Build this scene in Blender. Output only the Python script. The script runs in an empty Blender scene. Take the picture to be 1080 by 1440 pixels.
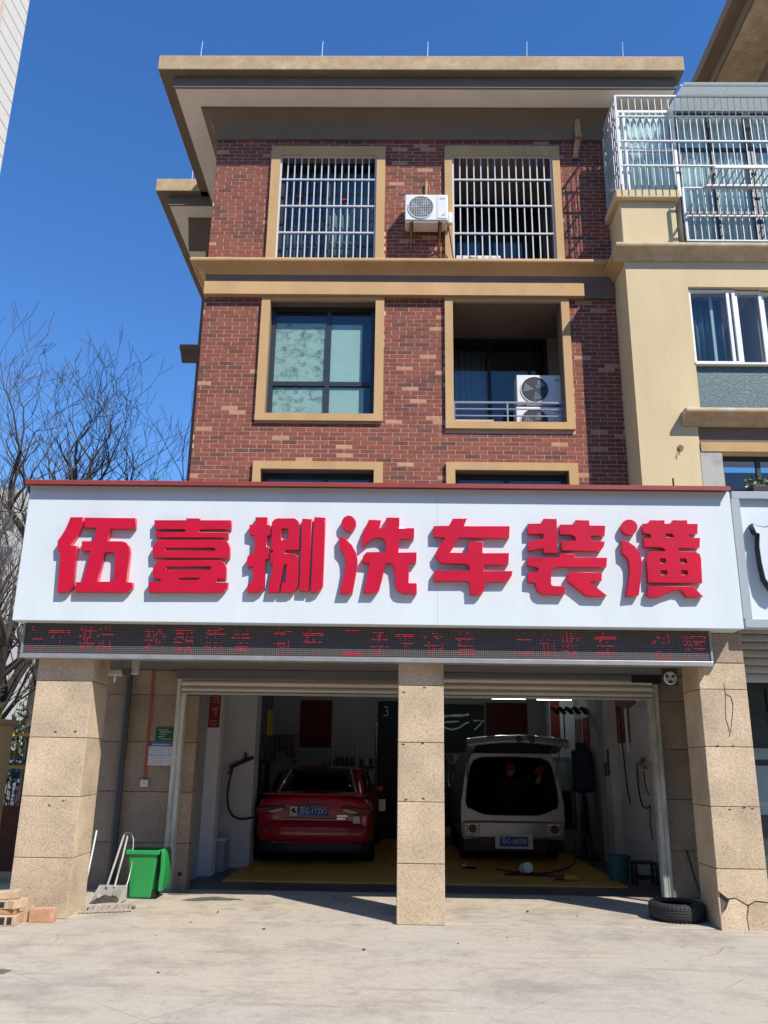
import bpy, bmesh, math, random
from mathutils import Vector, Matrix

scene = bpy.context.scene
COL = scene.collection
rnd = random.Random(7)

# ------------------------------------------------------------------ camera
cam_data = bpy.data.cameras.new('camera')
cam = bpy.data.objects.new('camera', cam_data)
COL.objects.link(cam)
cam_data.sensor_fit = 'HORIZONTAL'
cam_data.sensor_width = 36.0
cam_data.lens = 1165.0 / 1080.0 * 36.0
cam_data.clip_start = 0.05
cam_data.clip_end = 2000.0
PITCH, YAW, ROLL = math.radians(16.4), math.radians(0.87), math.radians(0.82)
fw = Vector((-math.sin(YAW) * math.cos(PITCH), math.cos(YAW) * math.cos(PITCH), math.sin(PITCH)))
rt0 = Vector((math.cos(YAW), math.sin(YAW), 0))
up0 = rt0.cross(fw)
rt = math.cos(ROLL) * rt0 + math.sin(ROLL) * up0
up = -math.sin(ROLL) * rt0 + math.cos(ROLL) * up0
mw = Matrix((rt, up, -fw)).transposed().to_4x4()
mw.translation = (0, 0, 1.6)
cam.matrix_world = mw
scene.camera = cam

# ------------------------------------------------------------------ sky and sun
SUN = Vector((0.92, -1.0, 1.43)).normalized()
world = bpy.data.worlds.new('World')
scene.world = world
world.use_nodes = True
wn = world.node_tree.nodes
wl = world.node_tree.links
wn.clear()
sky = wn.new('ShaderNodeTexSky')
sky.sky_type = 'NISHITA'
sky.sun_disc = False
sky.sun_elevation = math.asin(SUN.z)
sky.sun_rotation = math.atan2(SUN.x, SUN.y)
sky.altitude = 100
sky.air_density = 1.2
sky.dust_density = 0.0
sky.ozone_density = 6.0
bg = wn.new('ShaderNodeBackground')
bg.inputs['Strength'].default_value = 0.15
wo_ = wn.new('ShaderNodeOutputWorld')
hsv = wn.new('ShaderNodeHueSaturation')
hsv.inputs['Saturation'].default_value = 1.2
hsv.inputs['Hue'].default_value = 0.508
wl.new(sky.outputs[0], hsv.inputs['Color'])
wl.new(hsv.outputs[0], bg.inputs[0])
wl.new(bg.outputs[0], wo_.inputs[0])

sun_d = bpy.data.lights.new('sun', 'SUN')
sun_d.energy = 4.6
sun_d.angle = math.radians(0.53)
sun_d.color = (1.0, 0.945, 0.86)
sun_o = bpy.data.objects.new('sun', sun_d)
COL.objects.link(sun_o)
sun_o.rotation_euler = (-SUN).to_track_quat('-Z', 'Y').to_euler()
sun_o.location = (20, -20, 40)

scene.view_settings.view_transform = 'Standard'
scene.view_settings.look = 'None'
scene.view_settings.exposure = 0.32
scene.view_settings.gamma = 1.0
scene.view_settings.use_curve_mapping = False
scene.render.engine = 'CYCLES'
try:
    scene.cycles.max_bounces = 8
    scene.cycles.diffuse_bounces = 4
    scene.cycles.glossy_bounces = 4
    scene.cycles.transparent_max_bounces = 16
    scene.cycles.transmission_bounces = 6
    scene.cycles.use_denoising = True
except Exception:
    pass

# ------------------------------------------------------------------ materials
MATS = {}


def srgb(r, g, b):
    def f(c):
        c /= 255.0
        return c / 12.92 if c <= 0.04045 else ((c + 0.055) / 1.055) ** 2.4
    return (f(r), f(g), f(b))


def mat(name, col, rough=0.6, metal=0.0, var=0.0, vscale=3.0, fine=0.0, fscale=60.0, bump=0.0, bscale=40.0,
        spec=0.5, coat=0.0, emit=None, estr=0.0, stain=None, stain_amt=0.0, stain_scale=1.2, alpha=None, rand=0.0, zs=1.0):
    """procedural principled material: broad tone drift, fine grain, stains, bump, per-object drift"""
    m = bpy.data.materials.new(name)
    m.use_nodes = True
    nt = m.node_tree
    N, L = nt.nodes, nt.links
    b = N['Principled BSDF']
    b.inputs['Roughness'].default_value = rough
    b.inputs['Metallic'].default_value = metal
    b.inputs['Specular IOR Level'].default_value = spec
    b.inputs['Coat Weight'].default_value = coat
    b.inputs['Base Color'].default_value = (*col, 1)
    if emit:
        b.inputs['Emission Color'].default_value = (*emit, 1)
        b.inputs['Emission Strength'].default_value = estr
    need = var or fine or bump or stain or rand
    if need:
        tc = N.new('ShaderNodeTexCoord')
        oi = N.new('ShaderNodeObjectInfo')
        mp = N.new('ShaderNodeVectorMath'); mp.operation = 'SCALE'; mp.inputs['Scale'].default_value = 1
        comb = N.new('ShaderNodeCombineXYZ')
        mul = N.new('ShaderNodeMath'); mul.operation = 'MULTIPLY'; mul.inputs[1].default_value = 37.0
        L.new(oi.outputs['Random'], mul.inputs[0])
        for i in range(3):
            L.new(mul.outputs[0], comb.inputs[i])
        add = N.new('ShaderNodeVectorMath'); add.operation = 'ADD'
        L.new(tc.outputs['Object'], add.inputs[0]); L.new(comb.outputs[0], add.inputs[1])
        vec = add.outputs[0]
        if zs != 1.0:
            sc_ = N.new('ShaderNodeVectorMath'); sc_.operation = 'MULTIPLY'; sc_.inputs[1].default_value = (1, 1, zs)
            L.new(vec, sc_.inputs[0]); vec = sc_.outputs[0]

        def noise(s, det=5, ro=0.6):
            n = N.new('ShaderNodeTexNoise'); n.inputs['Scale'].default_value = s
            n.inputs['Detail'].default_value = det; n.inputs['Roughness'].default_value = ro
            L.new(vec, n.inputs['Vector']); return n.outputs['Fac']

        def ramp(src, lo, hi, a=0.3, c=0.7):
            mr = N.new('ShaderNodeMapRange'); mr.inputs[1].default_value = a; mr.inputs[2].default_value = c
            mr.inputs[3].default_value = lo; mr.inputs[4].default_value = hi
            L.new(src, mr.inputs[0]); return mr.outputs[0]
        fac = None

        def times(a, bb):
            if a is None:
                return bb
            q = N.new('ShaderNodeMath'); q.operation = 'MULTIPLY'; L.new(a, q.inputs[0]); L.new(bb, q.inputs[1]); return q.outputs[0]
        if var:
            fac = times(fac, ramp(noise(vscale), 1 - var, 1 + var))
        if fine:
            fac = times(fac, ramp(noise(fscale, 2), 1 - fine, 1 + fine))
        if rand:
            fac = times(fac, ramp(oi.outputs['Random'], 1 - rand, 1 + rand, 0, 1))
        colsock = None
        if stain:
            mx = N.new('ShaderNodeMix'); mx.data_type = 'RGBA'
            mx.inputs['A'].default_value = (*col, 1); mx.inputs['B'].default_value = (*stain, 1)
            L.new(ramp(noise(stain_scale, 8, 0.65), 0.0, stain_amt, 0.48, 0.72), mx.inputs['Factor'])
            colsock = mx.outputs['Result']
        if fac is not None:
            vm = N.new('ShaderNodeVectorMath'); vm.operation = 'SCALE'
            if colsock:
                L.new(colsock, vm.inputs[0])
            else:
                vm.inputs[0].default_value = col
            L.new(fac, vm.inputs['Scale']); colsock = vm.outputs[0]
        if colsock:
            L.new(colsock, b.inputs['Base Color'])
        if bump:
            bp = N.new('ShaderNodeBump'); bp.inputs['Strength'].default_value = bump; bp.inputs['Distance'].default_value = 0.01
            L.new(noise(bscale, 4), bp.inputs['Height']); L.new(bp.outputs[0], b.inputs['Normal'])
    MATS[name] = m
    return m


def glass(name, tint=(0.75, 0.82, 0.82), refl=1.0, rough=0.0, ior=1.5):
    m = bpy.data.materials.new(name); m.use_nodes = True
    N, L = m.node_tree.nodes, m.node_tree.links
    N.clear()
    o = N.new('ShaderNodeOutputMaterial'); mx = N.new('ShaderNodeMixShader')
    t = N.new('ShaderNodeBsdfTransparent'); t.inputs[0].default_value = (*tint, 1)
    g = N.new('ShaderNodeBsdfGlossy'); g.inputs['Roughness'].default_value = rough; g.inputs[0].default_value = (refl, refl, refl, 1)
    f = N.new('ShaderNodeFresnel')
    ge = N.new('ShaderNodeNewGeometry'); mr = N.new('ShaderNodeMapRange')     # the far face of a pane must not reflect totally
    mr.inputs[3].default_value = ior; mr.inputs[4].default_value = 1.0 / ior
    L.new(ge.outputs['Backfacing'], mr.inputs[0]); L.new(mr.outputs[0], f.inputs[0])
    L.new(f.outputs[0], mx.inputs[0]); L.new(t.outputs[0], mx.inputs[1]); L.new(g.outputs[0], mx.inputs[2]); L.new(mx.outputs[0], o.inputs[0])
    MATS[name] = m
    return m


def frosted(name, col, clear=.5):
    m = bpy.data.materials.new(name); m.use_nodes = True
    N, L = m.node_tree.nodes, m.node_tree.links
    N.clear()
    o = N.new('ShaderNodeOutputMaterial'); mx = N.new('ShaderNodeMixShader'); mx.inputs[0].default_value = 1 - clear
    t = N.new('ShaderNodeBsdfTransparent'); t.inputs[0].default_value = (.9, .93, .93, 1)
    m2 = N.new('ShaderNodeMixShader'); m2.inputs[0].default_value = .5
    d = N.new('ShaderNodeBsdfDiffuse'); d.inputs[0].default_value = (*col, 1)
    u = N.new('ShaderNodeBsdfTranslucent'); u.inputs[0].default_value = (*col, 1)
    L.new(d.outputs[0], m2.inputs[1]); L.new(u.outputs[0], m2.inputs[2])
    L.new(t.outputs[0], mx.inputs[1]); L.new(m2.outputs[0], mx.inputs[2]); L.new(mx.outputs[0], o.inputs[0])
    MATS[name] = m
    return m


def granite(name, base, dark, light, scale=55.0):
    m = bpy.data.materials.new(name); m.use_nodes = True
    N, L = m.node_tree.nodes, m.node_tree.links
    b = N['Principled BSDF']; b.inputs['Roughness'].default_value = 0.72; b.inputs['Specular IOR Level'].default_value = 0.3
    tc = N.new('ShaderNodeTexCoord'); oi = N.new('ShaderNodeObjectInfo')
    mul = N.new('ShaderNodeMath'); mul.operation = 'MULTIPLY'; mul.inputs[1].default_value = 91.0
    L.new(oi.outputs['Random'], mul.inputs[0])
    add = N.new('ShaderNodeVectorMath'); add.operation = 'ADD'
    L.new(tc.outputs['Object'], add.inputs[0]); L.new(mul.outputs[0], add.inputs[1])
    v = N.new('ShaderNodeTexVoronoi'); v.inputs['Scale'].default_value = scale; L.new(add.outputs[0], v.inputs['Vector'])
    sep = N.new('ShaderNodeSeparateColor'); L.new(v.outputs['Color'], sep.inputs[0])
    cr = N.new('ShaderNodeValToRGB'); e = cr.color_ramp.elements
    cr.color_ramp.interpolation = 'CONSTANT'
    e[0].position = 0.0; e[0].color = (*dark, 1)
    e[1].position = 0.16; e[1].color = (*base, 1)
    x = e.new(0.72); x.color = (*light, 1)
    L.new(sep.outputs[0], cr.inputs[0])
    n = N.new('ShaderNodeTexNoise'); n.inputs['Scale'].default_value = 2.3; n.inputs['Detail'].default_value = 6; L.new(add.outputs[0], n.inputs['Vector'])
    mr = N.new('ShaderNodeMapRange'); mr.inputs[1].default_value = .3; mr.inputs[2].default_value = .7; mr.inputs[3].default_value = .8; mr.inputs[4].default_value = 1.15
    L.new(n.outputs['Fac'], mr.inputs[0])
    mr2 = N.new('ShaderNodeMapRange'); mr2.inputs[3].default_value = .92; mr2.inputs[4].default_value = 1.08; L.new(oi.outputs['Random'], mr2.inputs[0])
    q = N.new('ShaderNodeMath'); q.operation = 'MULTIPLY'; L.new(mr.outputs[0], q.inputs[0]); L.new(mr2.outputs[0], q.inputs[1])
    vm = N.new('ShaderNodeVectorMath'); vm.operation = 'SCALE'; L.new(cr.outputs[0], vm.inputs[0]); L.new(q.outputs[0], vm.inputs['Scale'])
    L.new(vm.outputs[0], b.inputs['Base Color'])
    bp = N.new('ShaderNodeBump'); bp.inputs['Strength'].default_value = .25; bp.inputs['Distance'].default_value = .004
    L.new(sep.outputs[1], bp.inputs['Height']); L.new(bp.outputs[0], b.inputs['Normal'])
    MATS[name] = m
    return m


def paving(name, warm, grey, dark, lines=True):
    m = bpy.data.materials.new(name); m.use_nodes = True
    N, L = m.node_tree.nodes, m.node_tree.links
    b = N['Principled BSDF']; b.inputs['Roughness'].default_value = .9; b.inputs['Specular IOR Level'].default_value = .25
    tc = N.new('ShaderNodeTexCoord'); V = tc.outputs['Object']

    def noise(s, det=6, ro=.6, vec=V):
        n = N.new('ShaderNodeTexNoise'); n.inputs['Scale'].default_value = s; n.inputs['Detail'].default_value = det; n.inputs['Roughness'].default_value = ro
        L.new(vec, n.inputs['Vector']); return n.outputs['Fac']

    def rng(src, a, c, lo, hi):
        q = N.new('ShaderNodeMapRange'); q.inputs[1].default_value = a; q.inputs[2].default_value = c; q.inputs[3].default_value = lo; q.inputs[4].default_value = hi
        L.new(src, q.inputs[0]); return q.outputs[0]

    def mix(fac, A, B):
        q = N.new('ShaderNodeMix'); q.data_type = 'RGBA'; L.new(fac, q.inputs['Factor'])
        for k, v in (('A', A), ('B', B)):
            if isinstance(v, tuple): q.inputs[k].default_value = (*v, 1)
            else: L.new(v, q.inputs[k])
        return q.outputs['Result']

    def mul(a, c):
        q = N.new('ShaderNodeMath'); q.operation = 'MULTIPLY'; L.new(a, q.inputs[0])
        if isinstance(c, float): q.inputs[1].default_value = c
        else: L.new(c, q.inputs[1])
        return q.outputs[0]
    col = mix(rng(noise(.35, 3), .40, .60, 0, 1), warm, grey)
    col = mix(rng(noise(1.7, 9, .72), .48, .68, 0, .62), col, dark)                 # worn patches
    col = mix(rng(noise(7, 8, .75), .54, .70, 0, .55), col, dark)                   # blotches
    pale = tuple(min(1, c * 1.22) for c in warm)
    col = mix(rng(noise(3.1, 9, .75), .56, .70, 0, .45), col, pale)                 # dusty patches
    mp = N.new('ShaderNodeMapping'); mp.inputs['Scale'].default_value = (.35, 4.0, 1); mp.inputs['Rotation'].default_value = (0, 0, .12); L.new(V, mp.inputs[0])
    col = mix(rng(noise(2.2, 8, .7, mp.outputs[0]), .53, .68, 0, .45), col, dark)   # scuff streaks
    vo = N.new('ShaderNodeTexVoronoi'); vo.feature = 'DISTANCE_TO_EDGE'; vo.inputs['Scale'].default_value = .55
    di = N.new('ShaderNodeVectorMath'); di.operation = 'ADD'
    nn = N.new('ShaderNodeTexNoise'); nn.inputs['Scale'].default_value = 2.0; nn.inputs['Detail'].default_value = 6; L.new(V, nn.inputs['Vector'])
    sc_ = N.new('ShaderNodeVectorMath'); sc_.operation = 'SCALE'; sc_.inputs['Scale'].default_value = .5; L.new(nn.outputs['Color'], sc_.inputs[0])
    L.new(V, di.inputs[0]); L.new(sc_.outputs[0], di.inputs[1]); L.new(di.outputs[0], vo.inputs['Vector'])
    ck = mul(rng(vo.outputs['Distance'], .0, .006, 1, 0), rng(noise(.8, 4), .55, .62, 0, .75))
    col = mix(ck, col, tuple(c * .55 for c in dark))                                # hairline cracks
    if lines:
        mb_ = N.new('ShaderNodeMapping'); mb_.inputs['Rotation'].default_value = (0, 0, .70); L.new(V, mb_.inputs[0])
        bk = N.new('ShaderNodeTexBrick'); bk.offset = 0; L.new(mb_.outputs[0], bk.inputs['Vector'])
        bk.inputs['Scale'].default_value = 1; bk.inputs['Brick Width'].default_value = .8; bk.inputs['Row Height'].default_value = .8; bk.inputs['Mortar Size'].default_value = .006; bk.inputs['Mortar Smooth'].default_value = .6
        col = mix(mul(bk.outputs['Fac'], rng(noise(1.1, 5), .42, .58, 0, .70)), col, dark)   # faint cast joints
    fi = rng(noise(120, 3, .8), .25, .75, .80, 1.18)
    fj = rng(noise(34, 3, .7), .25, .75, .90, 1.10)
    vm = N.new('ShaderNodeVectorMath'); vm.operation = 'SCALE'; L.new(col, vm.inputs[0]); L.new(mul(fi, fj), vm.inputs['Scale'])
    L.new(vm.outputs[0], b.inputs['Base Color'])
    bp = N.new('ShaderNodeBump'); bp.inputs['Strength'].default_value = .35; bp.inputs['Distance'].default_value = .006
    L.new(noise(60, 6, .75), bp.inputs['Height']); L.new(bp.outputs[0], b.inputs['Normal'])
    MATS[name] = m
    return m


# ------------------------------------------------------------------ mesh helpers
WO = {}          # world position of each object's origin


class MB:
    def __init__(s):
        s.v = []; s.f = []; s.mi = []; s.cur = 0

    def _add(s, vs, fs):
        o = len(s.v); s.v += [tuple(p) for p in vs]
        for f in fs:
            s.f.append([o + i for i in f]); s.mi.append(s.cur)
        return s

    def box(s, x0, x1, y0, y1, z0, z1):
        return s._add([(x0, y0, z0), (x1, y0, z0), (x1, y1, z0), (x0, y1, z0), (x0, y0, z1), (x1, y0, z1), (x1, y1, z1), (x0, y1, z1)],
                      [(0, 3, 2, 1), (4, 5, 6, 7), (0, 1, 5, 4), (1, 2, 6, 5), (2, 3, 7, 6), (3, 0, 4, 7)])

    def quad(s, a, b, c, d):
        return s._add([a, b, c, d], [(0, 1, 2, 3)])

    def bar(s, p0, p1, w, h=None, up=(0, 0, 1)):
        h = h or w
        p0 = Vector(p0); p1 = Vector(p1); d = (p1 - p0).normalized(); u = Vector(up)
        if abs(d.dot(u)) > .95:
            u = Vector((0, 1, 0))
        r = d.cross(u).normalized() * w / 2; u = r.cross(d).normalized() * h / 2
        vs = [p0 - r - u, p0 + r - u, p0 + r + u, p0 - r + u, p1 - r - u, p1 + r - u, p1 + r + u, p1 - r + u]
        return s._add(vs, [(3, 2, 1, 0), (4, 5, 6, 7), (0, 1, 5, 4), (1, 2, 6, 5), (2, 3, 7, 6), (3, 0, 4, 7)])

    def cyl(s, p0, p1, r0, r1=None, n=14, caps=True):
        r1 = r0 if r1 is None else r1
        p0 = Vector(p0); p1 = Vector(p1); d = (p1 - p0).normalized()
        u = Vector((0, 0, 1)) if abs(d.z) < .9 else Vector((1, 0, 0))
        a = d.cross(u).normalized(); b = d.cross(a)
        vs = []
        for p, r in ((p0, r0), (p1, r1)):
            vs += [p + (a * math.cos(2 * math.pi * i / n) + b * math.sin(2 * math.pi * i / n)) * r for i in range(n)]
        fs = [(i, (i + 1) % n, n + (i + 1) % n, n + i) for i in range(n)]
        if caps:
            fs += [tuple(range(n - 1, -1, -1)), tuple(range(n, 2 * n))]
        return s._add(vs, fs)

    def tube(s, pts, r, n=8, caps=True):
        pts = [Vector(p) for p in pts]
        rs = r if isinstance(r, (list, tuple)) else [r] * len(pts)
        vs = []; prev = None
        for i, p in enumerate(pts):
            d = (pts[min(i + 1, len(pts) - 1)] - pts[max(i - 1, 0)]).normalized()
            if prev is None:
                u = Vector((0, 0, 1)) if abs(d.z) < .9 else Vector((1, 0, 0))
                a = d.cross(u).normalized()
            else:
                a = (prev - d * prev.dot(d)).normalized()
            prev = a; b = d.cross(a)
            vs += [p + (a * math.cos(2 * math.pi * k / n) + b * math.sin(2 * math.pi * k / n)) * rs[i] for k in range(n)]
        fs = []
        for i in range(len(pts) - 1):
            for k in range(n):
                fs.append((i * n + k, i * n + (k + 1) % n, (i + 1) * n + (k + 1) % n, (i + 1) * n + k))
        if caps:
            fs += [tuple(range(n - 1, -1, -1)), tuple(range((len(pts) - 1) * n, len(pts) * n))]
        return s._add(vs, fs)

    def lathe(s, prof, c=(0, 0, 0), n=24, axis='z', close=False):
        vs = []
        for r, h in prof:
            for k in range(n):
                a = 2 * math.pi * k / n; x, y = r * math.cos(a), r * math.sin(a)
                p = (x, y, h) if axis == 'z' else ((h, x, y) if axis == 'x' else (x, h, y))
                vs.append((c[0] + p[0], c[1] + p[1], c[2] + p[2]))
        fs = []
        m = len(prof)
        for i in range(m if close else m - 1):
            j = (i + 1) % m
            for k in range(n):
                fs.append((i * n + k, i * n + (k + 1) % n, j * n + (k + 1) % n, j * n + k))
        return s._add(vs, fs)

    def prism(s, poly, axis, a0, a1):
        """poly of 2-D points extruded along axis: 'x' takes (y,z), 'y' takes (x,z), 'z' takes (x,y)"""
        def P(p, a):
            return (a, p[0], p[1]) if axis == 'x' else ((p[0], a, p[1]) if axis == 'y' else (p[0], p[1], a))
        n = len(poly)
        vs = [P(p, a0) for p in poly] + [P(p, a1) for p in poly]
        fs = [(i, (i + 1) % n, n + (i + 1) % n, n + i) for i in range(n)] + [tuple(range(n - 1, -1, -1)), tuple(range(n, 2 * n))]
        return s._add(vs, fs)

    def build(s, name, m=None, parent=None, smooth=False, bevel=0.0, origin=None, subsurf=0, local=False, fix=True):
        """vertices are in world space (or in the parent's frame when local): the origin goes to the middle of the piece"""
        if origin is None:
            lo = [min(p[i] for p in s.v) for i in range(3)]; hi = [max(p[i] for p in s.v) for i in range(3)]
            origin = Vector([(lo[i] + hi[i]) / 2 for i in range(3)])
        origin = Vector(origin)
        me = bpy.data.meshes.new(name)
        me.from_pydata([tuple(Vector(p) - origin) for p in s.v], [], s.f)
        ms = m if isinstance(m, (list, tuple)) else [m]
        for x in ms:
            if x is not None:
                me.materials.append(MATS[x] if isinstance(x, str) else x)
        me.polygons.foreach_set('material_index', s.mi)
        if fix:
            bm = bmesh.new(); bm.from_mesh(me); bmesh.ops.recalc_face_normals(bm, faces=bm.faces); bm.to_mesh(me); bm.free()
        if smooth:
            me.polygons.foreach_set('use_smooth', [True] * len(me.polygons))
            if smooth != 'all':
                try:
                    me.set_sharp_from_angle(angle=math.radians(40))
                except Exception:
                    pass
        me.update()
        o = bpy.data.objects.new(name, me)
        COL.objects.link(o)
        place(o, origin, parent)
        if bevel:
            b = o.modifiers.new('bevel', 'BEVEL'); b.width = bevel; b.segments = 2; b.limit_method = 'ANGLE'; b.angle_limit = math.radians(35)
        if subsurf:
            b = o.modifiers.new('subd', 'SUBSURF'); b.levels = subsurf; b.render_levels = subsurf
        return o


def place(o, w, parent=None):
    w = Vector(w); WO[o.name] = w
    if parent is not None:
        o.parent = parent
        o.location = w - WO[parent.name]
    else:
        o.location = w


def tag(o, label=None, cat=None, group=None, kind=None):
    if label: o['label'] = label
    if cat: o['category'] = cat
    if group: o['group'] = group
    if kind: o['kind'] = kind
    return o


def thing(name, loc, label, cat, group=None):
    o = bpy.data.objects.new(name, None); COL.objects.link(o)
    o.empty_display_size = .2
    place(o, loc)
    return tag(o, label, cat, group)


def inst(name, mesh, w, parent=None, rot=None, scale=None):
    o = bpy.data.objects.new(name, mesh); COL.objects.link(o); place(o, w, parent)
    if rot: o.rotation_euler = rot
    if scale: o.scale = scale
    return o


def box(name, x0, x1, y0, y1, z0, z1, m, parent=None, bevel=0.0):
    return MB().box(x0, x1, y0, y1, z0, z1).build(name, m, parent, bevel=bevel)


def mesh_from_curve(splines, extrude, bevel=0.0, offset=0.0):
    cu = bpy.data.curves.new('c', 'CURVE'); cu.dimensions = '2D'; cu.fill_mode = 'BOTH'
    cu.extrude = extrude; cu.bevel_depth = bevel; cu.bevel_resolution = 1; cu.offset = offset
    for p in splines:
        sp = cu.splines.new('POLY'); sp.points.add(len(p) - 1); sp.use_cyclic_u = True
        for q, (x, y) in zip(sp.points, p):
            q.co = (x, y, 0, 1)
    o = bpy.data.objects.new('c', cu); COL.objects.link(o)
    dg = bpy.context.evaluated_depsgraph_get()
    me = bpy.data.meshes.new_from_object(o.evaluated_get(dg))
    bpy.data.objects.remove(o); bpy.data.curves.remove(cu)
    return me


def text_mesh(body, size, extrude=0.001, width=None):
    """lettering in the xz plane, centred, facing -y"""
    cu = bpy.data.curves.new('t', 'FONT'); cu.body = body; cu.size = size; cu.extrude = extrude
    cu.align_x = 'CENTER'; cu.align_y = 'CENTER'
    o = bpy.data.objects.new('t', cu); COL.objects.link(o)
    dg = bpy.context.evaluated_depsgraph_get()
    me = bpy.data.meshes.new_from_object(o.evaluated_get(dg))
    bpy.data.objects.remove(o); bpy.data.curves.remove(cu)
    xs = [v.co.x for v in me.vertices]
    k = 1.0
    if width and xs and max(xs) > min(xs):
        k = width / (max(xs) - min(xs))
    mid = (max(xs) + min(xs)) / 2 if xs else 0
    for v in me.vertices:
        v.co = ((v.co.x - mid) * k, -v.co.z, v.co.y)
    return me


def wall_holes(mb, x0, x1, z0, z1, holes, y0, y1):
    xs = sorted({x0, x1} | {min(max(h[i], x0), x1) for h in holes for i in (0, 1)})
    zs = sorted({z0, z1} | {min(max(h[i], z0), z1) for h in holes for i in (2, 3)})

    def solid(i, j):
        if i < 0 or j < 0 or i >= len(xs) - 1 or j >= len(zs) - 1:
            return False
        cx = (xs[i] + xs[i + 1]) / 2; cz = (zs[j] + zs[j + 1]) / 2
        return not any(h[0] < cx < h[1] and h[2] < cz < h[3] for h in holes)
    for i in range(len(xs) - 1):
        for j in range(len(zs) - 1):
            if not solid(i, j):
                continue
            a, b, c, d = xs[i], xs[i + 1], zs[j], zs[j + 1]
            mb.quad((a, y0, c), (b, y0, c), (b, y0, d), (a, y0, d))
            mb.quad((b, y1, c), (a, y1, c), (a, y1, d), (b, y1, d))
            if not solid(i - 1, j): mb.quad((a, y1, c), (a, y0, c), (a, y0, d), (a, y1, d))
            if not solid(i + 1, j): mb.quad((b, y0, c), (b, y1, c), (b, y1, d), (b, y0, d))
            if not solid(i, j - 1): mb.quad((a, y1, c), (b, y1, c), (b, y0, c), (a, y0, c))
            if not solid(i, j + 1): mb.quad((a, y0, d), (b, y0, d), (b, y1, d), (a, y1, d))
    return mb


def window(parent, x0, x1, z0, z1, y, muls, rails, fm, gm, t=.05, depth=.06, name='window', glass_y=.03, skip=()):
    """frame mesh (the part) with its panes as sub-parts; muls and rails are inner divisions"""
    mb = MB()
    for a in (x0, x1 - t):
        mb.box(a, a + t, y, y + depth, z0, z1)
    for c in (z0, z1 - t):
        mb.box(x0 + t, x1 - t, y + .001, y + depth - .001, c, c + t)
    xs = [x0 + t] + [q for mm in sorted(muls) for q in (mm - t / 2, mm + t / 2)] + [x1 - t]
    zs = [z0 + t] + [q for rr in sorted(rails) for q in (rr - t / 2, rr + t / 2)] + [z1 - t]
    for mm in muls:
        mb.box(mm - t / 2, mm + t / 2, y + .002, y + depth - .002, z0 + t, z1 - t)
    for rr in rails:
        for i in range(0, len(xs), 2):
            mb.box(xs[i], xs[i + 1], y + .003, y + depth - .003, rr - t / 2, rr + t / 2)
    w = mb.build(name, fm, parent)
    for i in range(0, len(xs), 2):
        for j in range(0, len(zs), 2):
            if (i // 2, j // 2) in skip:
                continue
            MB().box(xs[i] - .005, xs[i + 1] + .005, y + glass_y, y + glass_y + .006, zs[j] - .005, zs[j + 1] + .005).build('pane', gm, w)
    return w


def curtain(parent, x0, x1, z0, z1, y, m, amp=.03, waves=9, name='curtain', seed=0):
    r = random.Random(seed); n = waves * 8; mb = MB(); vs = []
    ph = [r.uniform(-.6, .6) for _ in range(n + 1)]
    for i in range(n + 1):
        t = i / n; x = x0 + (x1 - x0) * t
        vs.append((x, y + amp * math.sin(t * waves * 2 * math.pi + ph[i]), z0)); vs.append((x, y + amp * .8 * math.sin(t * waves * 2 * math.pi + ph[i] * .5), z1))
    fs = [(2 * i, 2 * i + 2, 2 * i + 3, 2 * i + 1) for i in range(n)]
    mb._add(vs, fs)
    o = mb.build(name, m, parent, smooth='all', fix=False)
    s = o.modifiers.new('s', 'SOLIDIFY'); s.thickness = .004
    return o

# ------------------------------------------------------------------ palette
paving('concrete', (.49, .42, .325), (.45, .41, .335), (.25, .215, .175))
paving('apron', (.50, .42, .32), (.46, .41, .33), (.22, .185, .15), False)
mat('garage_floor', (0.10, 0.10, 0.105), .42, var=.25, vscale=1.6, bump=.1, bscale=30)
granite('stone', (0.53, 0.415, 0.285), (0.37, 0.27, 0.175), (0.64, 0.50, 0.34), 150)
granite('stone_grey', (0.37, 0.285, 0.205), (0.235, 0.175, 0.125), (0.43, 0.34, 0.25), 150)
mat('stone_core', (.12, .10, .08), .9)
mat('mortar', (.60, .475, .385), .95, var=.15, vscale=8)
BR = dict(rough=.85, fine=.12, fscale=70, bump=.35, bscale=90, spec=.25, rand=.10)
mat('brick_red', (.285, .092, .058), var=.16, vscale=9, **BR)
mat('brick_brown', (.24, .078, .052), var=.16, vscale=9, **BR)
mat('brick_dark', (.165, .072, .054), var=.16, vscale=9, **BR)
mat('brick_pale', (.53, .275, .165), var=.12, vscale=9, **BR)
mat('trim', (.56, .355, .17), .85, zs=.35, var=.09, vscale=2, fine=.03, bump=.12, bscale=70, stain=(.40, .26, .14), stain_amt=.5, spec=.25)
mat('trim_dark', (.20, .15, .115), .85, var=.08, vscale=2, bump=.12, bscale=60, spec=.25)  # darkened trim; under eaves and in recesses it carries shade as colour
mat('fascia', (.46, .325, .185), .85, var=.13, vscale=4.5, fine=.10, fscale=22, bump=.2, bscale=60, stain=(.60, .46, .29), stain_amt=.8, stain_scale=2.6, spec=.25)
mat('soffit', (.84, .77, .66), .9, var=.06, vscale=1.5, stain=(.68, .58, .46), stain_amt=.35, spec=.25)
mat('stucco', (.66, .53, .315), .9, zs=.3, var=.07, vscale=1.6, fine=.03, fscale=60, bump=.18, bscale=110, stain=(.56, .45, .28), stain_amt=.35, spec=.25)
mat('stucco_peel', (.50, .385, .235), .9, var=.16, vscale=5, bump=.25, bscale=50, stain=(.62, .57, .48), stain_amt=.8, stain_scale=4)
mat('raw_plaster', (.46, .44, .41), .95, var=.22, vscale=5, bump=.2, bscale=60, stain=(.25, .24, .22), stain_amt=.5, stain_scale=5)
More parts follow.
